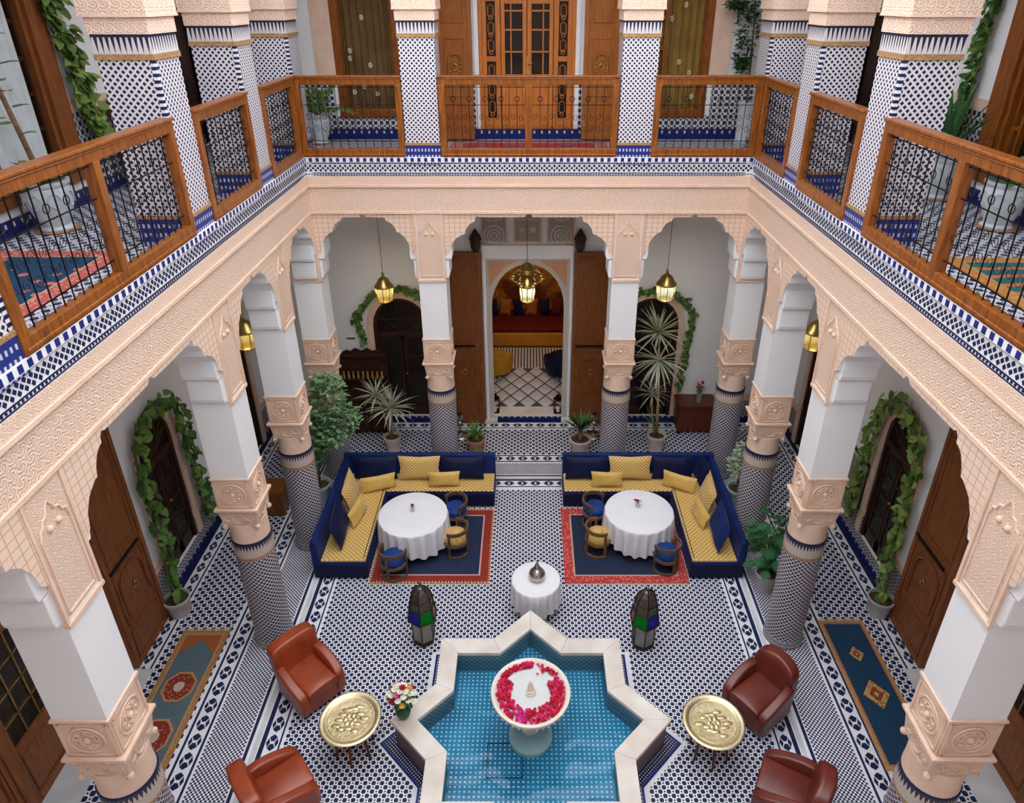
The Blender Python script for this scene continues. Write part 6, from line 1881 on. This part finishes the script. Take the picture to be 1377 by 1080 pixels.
gm = leaf_cloud([((0,0,.30),(.08,.08,.1))], 60, .06, 4)
for k in range(5): gm.tube([(0,0,.03),(.05*math.cos(k*1.3),.05*math.sin(k*1.3),.38)], .005, 4)
stuff(gm.build('greenery', m_leaf, t))
t = thing('wooden_crate', 'plain brown wooden box standing behind the tiled columns', 'box', (-4.42, 9.72, 0))
MB().box(-.20,.20,-.2,.2,.02,.46).build('body', m_wood, t, bevel=.008); MB().box(-.215,.215,-.215,.215,.46,.50).build('lid', m_wood, t, bevel=.006)
for s in (-1,1): MB().box(-.2,.2,s*.2-.008,s*.2+.008,.0,.06).build('rail', m_wood_brown, t)
t = thing('framed_picture', 'black-framed faded portrait picture hung beside the vine-ringed window', 'picture', (XW-.001, 9.27, 1.05), -PI/2)
fr = MB()
for (a,b,c,d_) in ((-.36,-.31,-.42,.42),(.31,.36,-.42,.42),(-.31,.31,-.42,-.37),(-.31,.31,.37,.42)): fr.box(a,b,-.03,0,c,d_)
fr.build('frame', m_black, t, bevel=.005)
MB().box(-.31,.31,-.012,0,-.37,.37).build('mount', simple('mount_paper', (.55,.50,.44), .8), t)
pc = NT('faded_print'); xx = pc.xyz(); rr_ = pc.math('ADD', pc.math('POWER', pc.math('MULTIPLY', xx[0], 5.5), 2.0), pc.math('POWER', pc.math('MULTIPLY', xx[2], 4.0), 2.0))
pc.set(Base_Color=pc.mix(pc.noise(9, 4), pc.ramp(rr_, (.10,.075,.07), (.34,.30,.27), .3, .9), (.22,.17,.15)), Roughness=.6)
MB().box(-.23,.23,-.016,-.012,-.29,.29).build('print', pc.mat, t)
t = thing('security_camera', 'small dark dome camera on the white corner pier', 'camera', (-3.56, YP[0]-.0, 4.57))
MB().box(-.03,.03,-.025,-.001,-.03,.03).build('mount', m_white, t); b = MB(); b.ball((0,-.045,0), .042, n=12, m=8); b.build('dome', m_black, t, True)
cb = MB(); cb.tube([(-.03,-.012,.0),(-.10,-.012,-.02),(-.16,-.012,.0)], .006, 5); cb.build('cable', m_black, t)
t = thing('wall_plate', 'small grey slotted plate on the white wall beside the ivy', 'plate', (-3.55, YW, 1.93))
MB().box(-.09,.09,-.012,-.001,-.03,.03).build('plate', m_potgrey, t); MB().box(-.075,.075,-.016,-.012,-.012,.012).build('slot', m_black, t)
# dark carved furniture in the upper side galleries
def side_chair(label, x, y, rz):
    t = thing('carved_chair', label, 'chair', (x, y, ZF), rz)
    MB().box(-.24,.24,-.22,.22,.40,.46).build('seat', m_maroon, t, bevel=.02)
    for sx in (-1,1):
        for sy in (-1,1): MB().tube([(sx*.21,sy*.19,.41),(sx*.20,sy*.20,.2),(sx*.22,sy*.21,0)], [.025,.018,.022], 6).build('leg', m_wood_dark, t)
    for sx in (-1,1): MB().tube([(sx*.21,.20,.42),(sx*.22,.23,.8),(sx*.20,.26,1.02)], .02, 6).build('back_post', m_wood_dark, t)
    bk = MB(); bk.prism([(-.2,.88),(.2,.88),(.17,1.0),(.08,1.06),(0,1.10),(-.08,1.06),(-.17,1.0)], .225, .26, 'y'); bk.build('crest_rail', m_carvedwood, t)
    for k in range(5): MB().tube([(-.14+k*.07,.21,.46),(-.14+k*.07,.24,.9)], .010, 5).build('spindle', m_wood_dark, t)
side_chair('dark carved chair against the upper gallery wall near the pothos', -5.02, 9.35, PI/2); side_chair('dark carved chair against the upper gallery wall past the yucca', 5.02, 10.05, -PI/2)
# ---------------------------------------------------------------- fill lamps added inside the unlit lanterns to brighten the galleries
for nm, loc in (('lantern_fill', (-2.60,11.75,3.24)), ('lantern_fill', (2.46,11.75,3.26)), ('lantern_fill', (-4.60,10.25,3.05)), ('lantern_fill', (4.60,10.15,3.08)), ('chandelier_fill', (-.03,11.95,3.14))):
    point(nm, loc, 5, (1, .90, .76), .04)
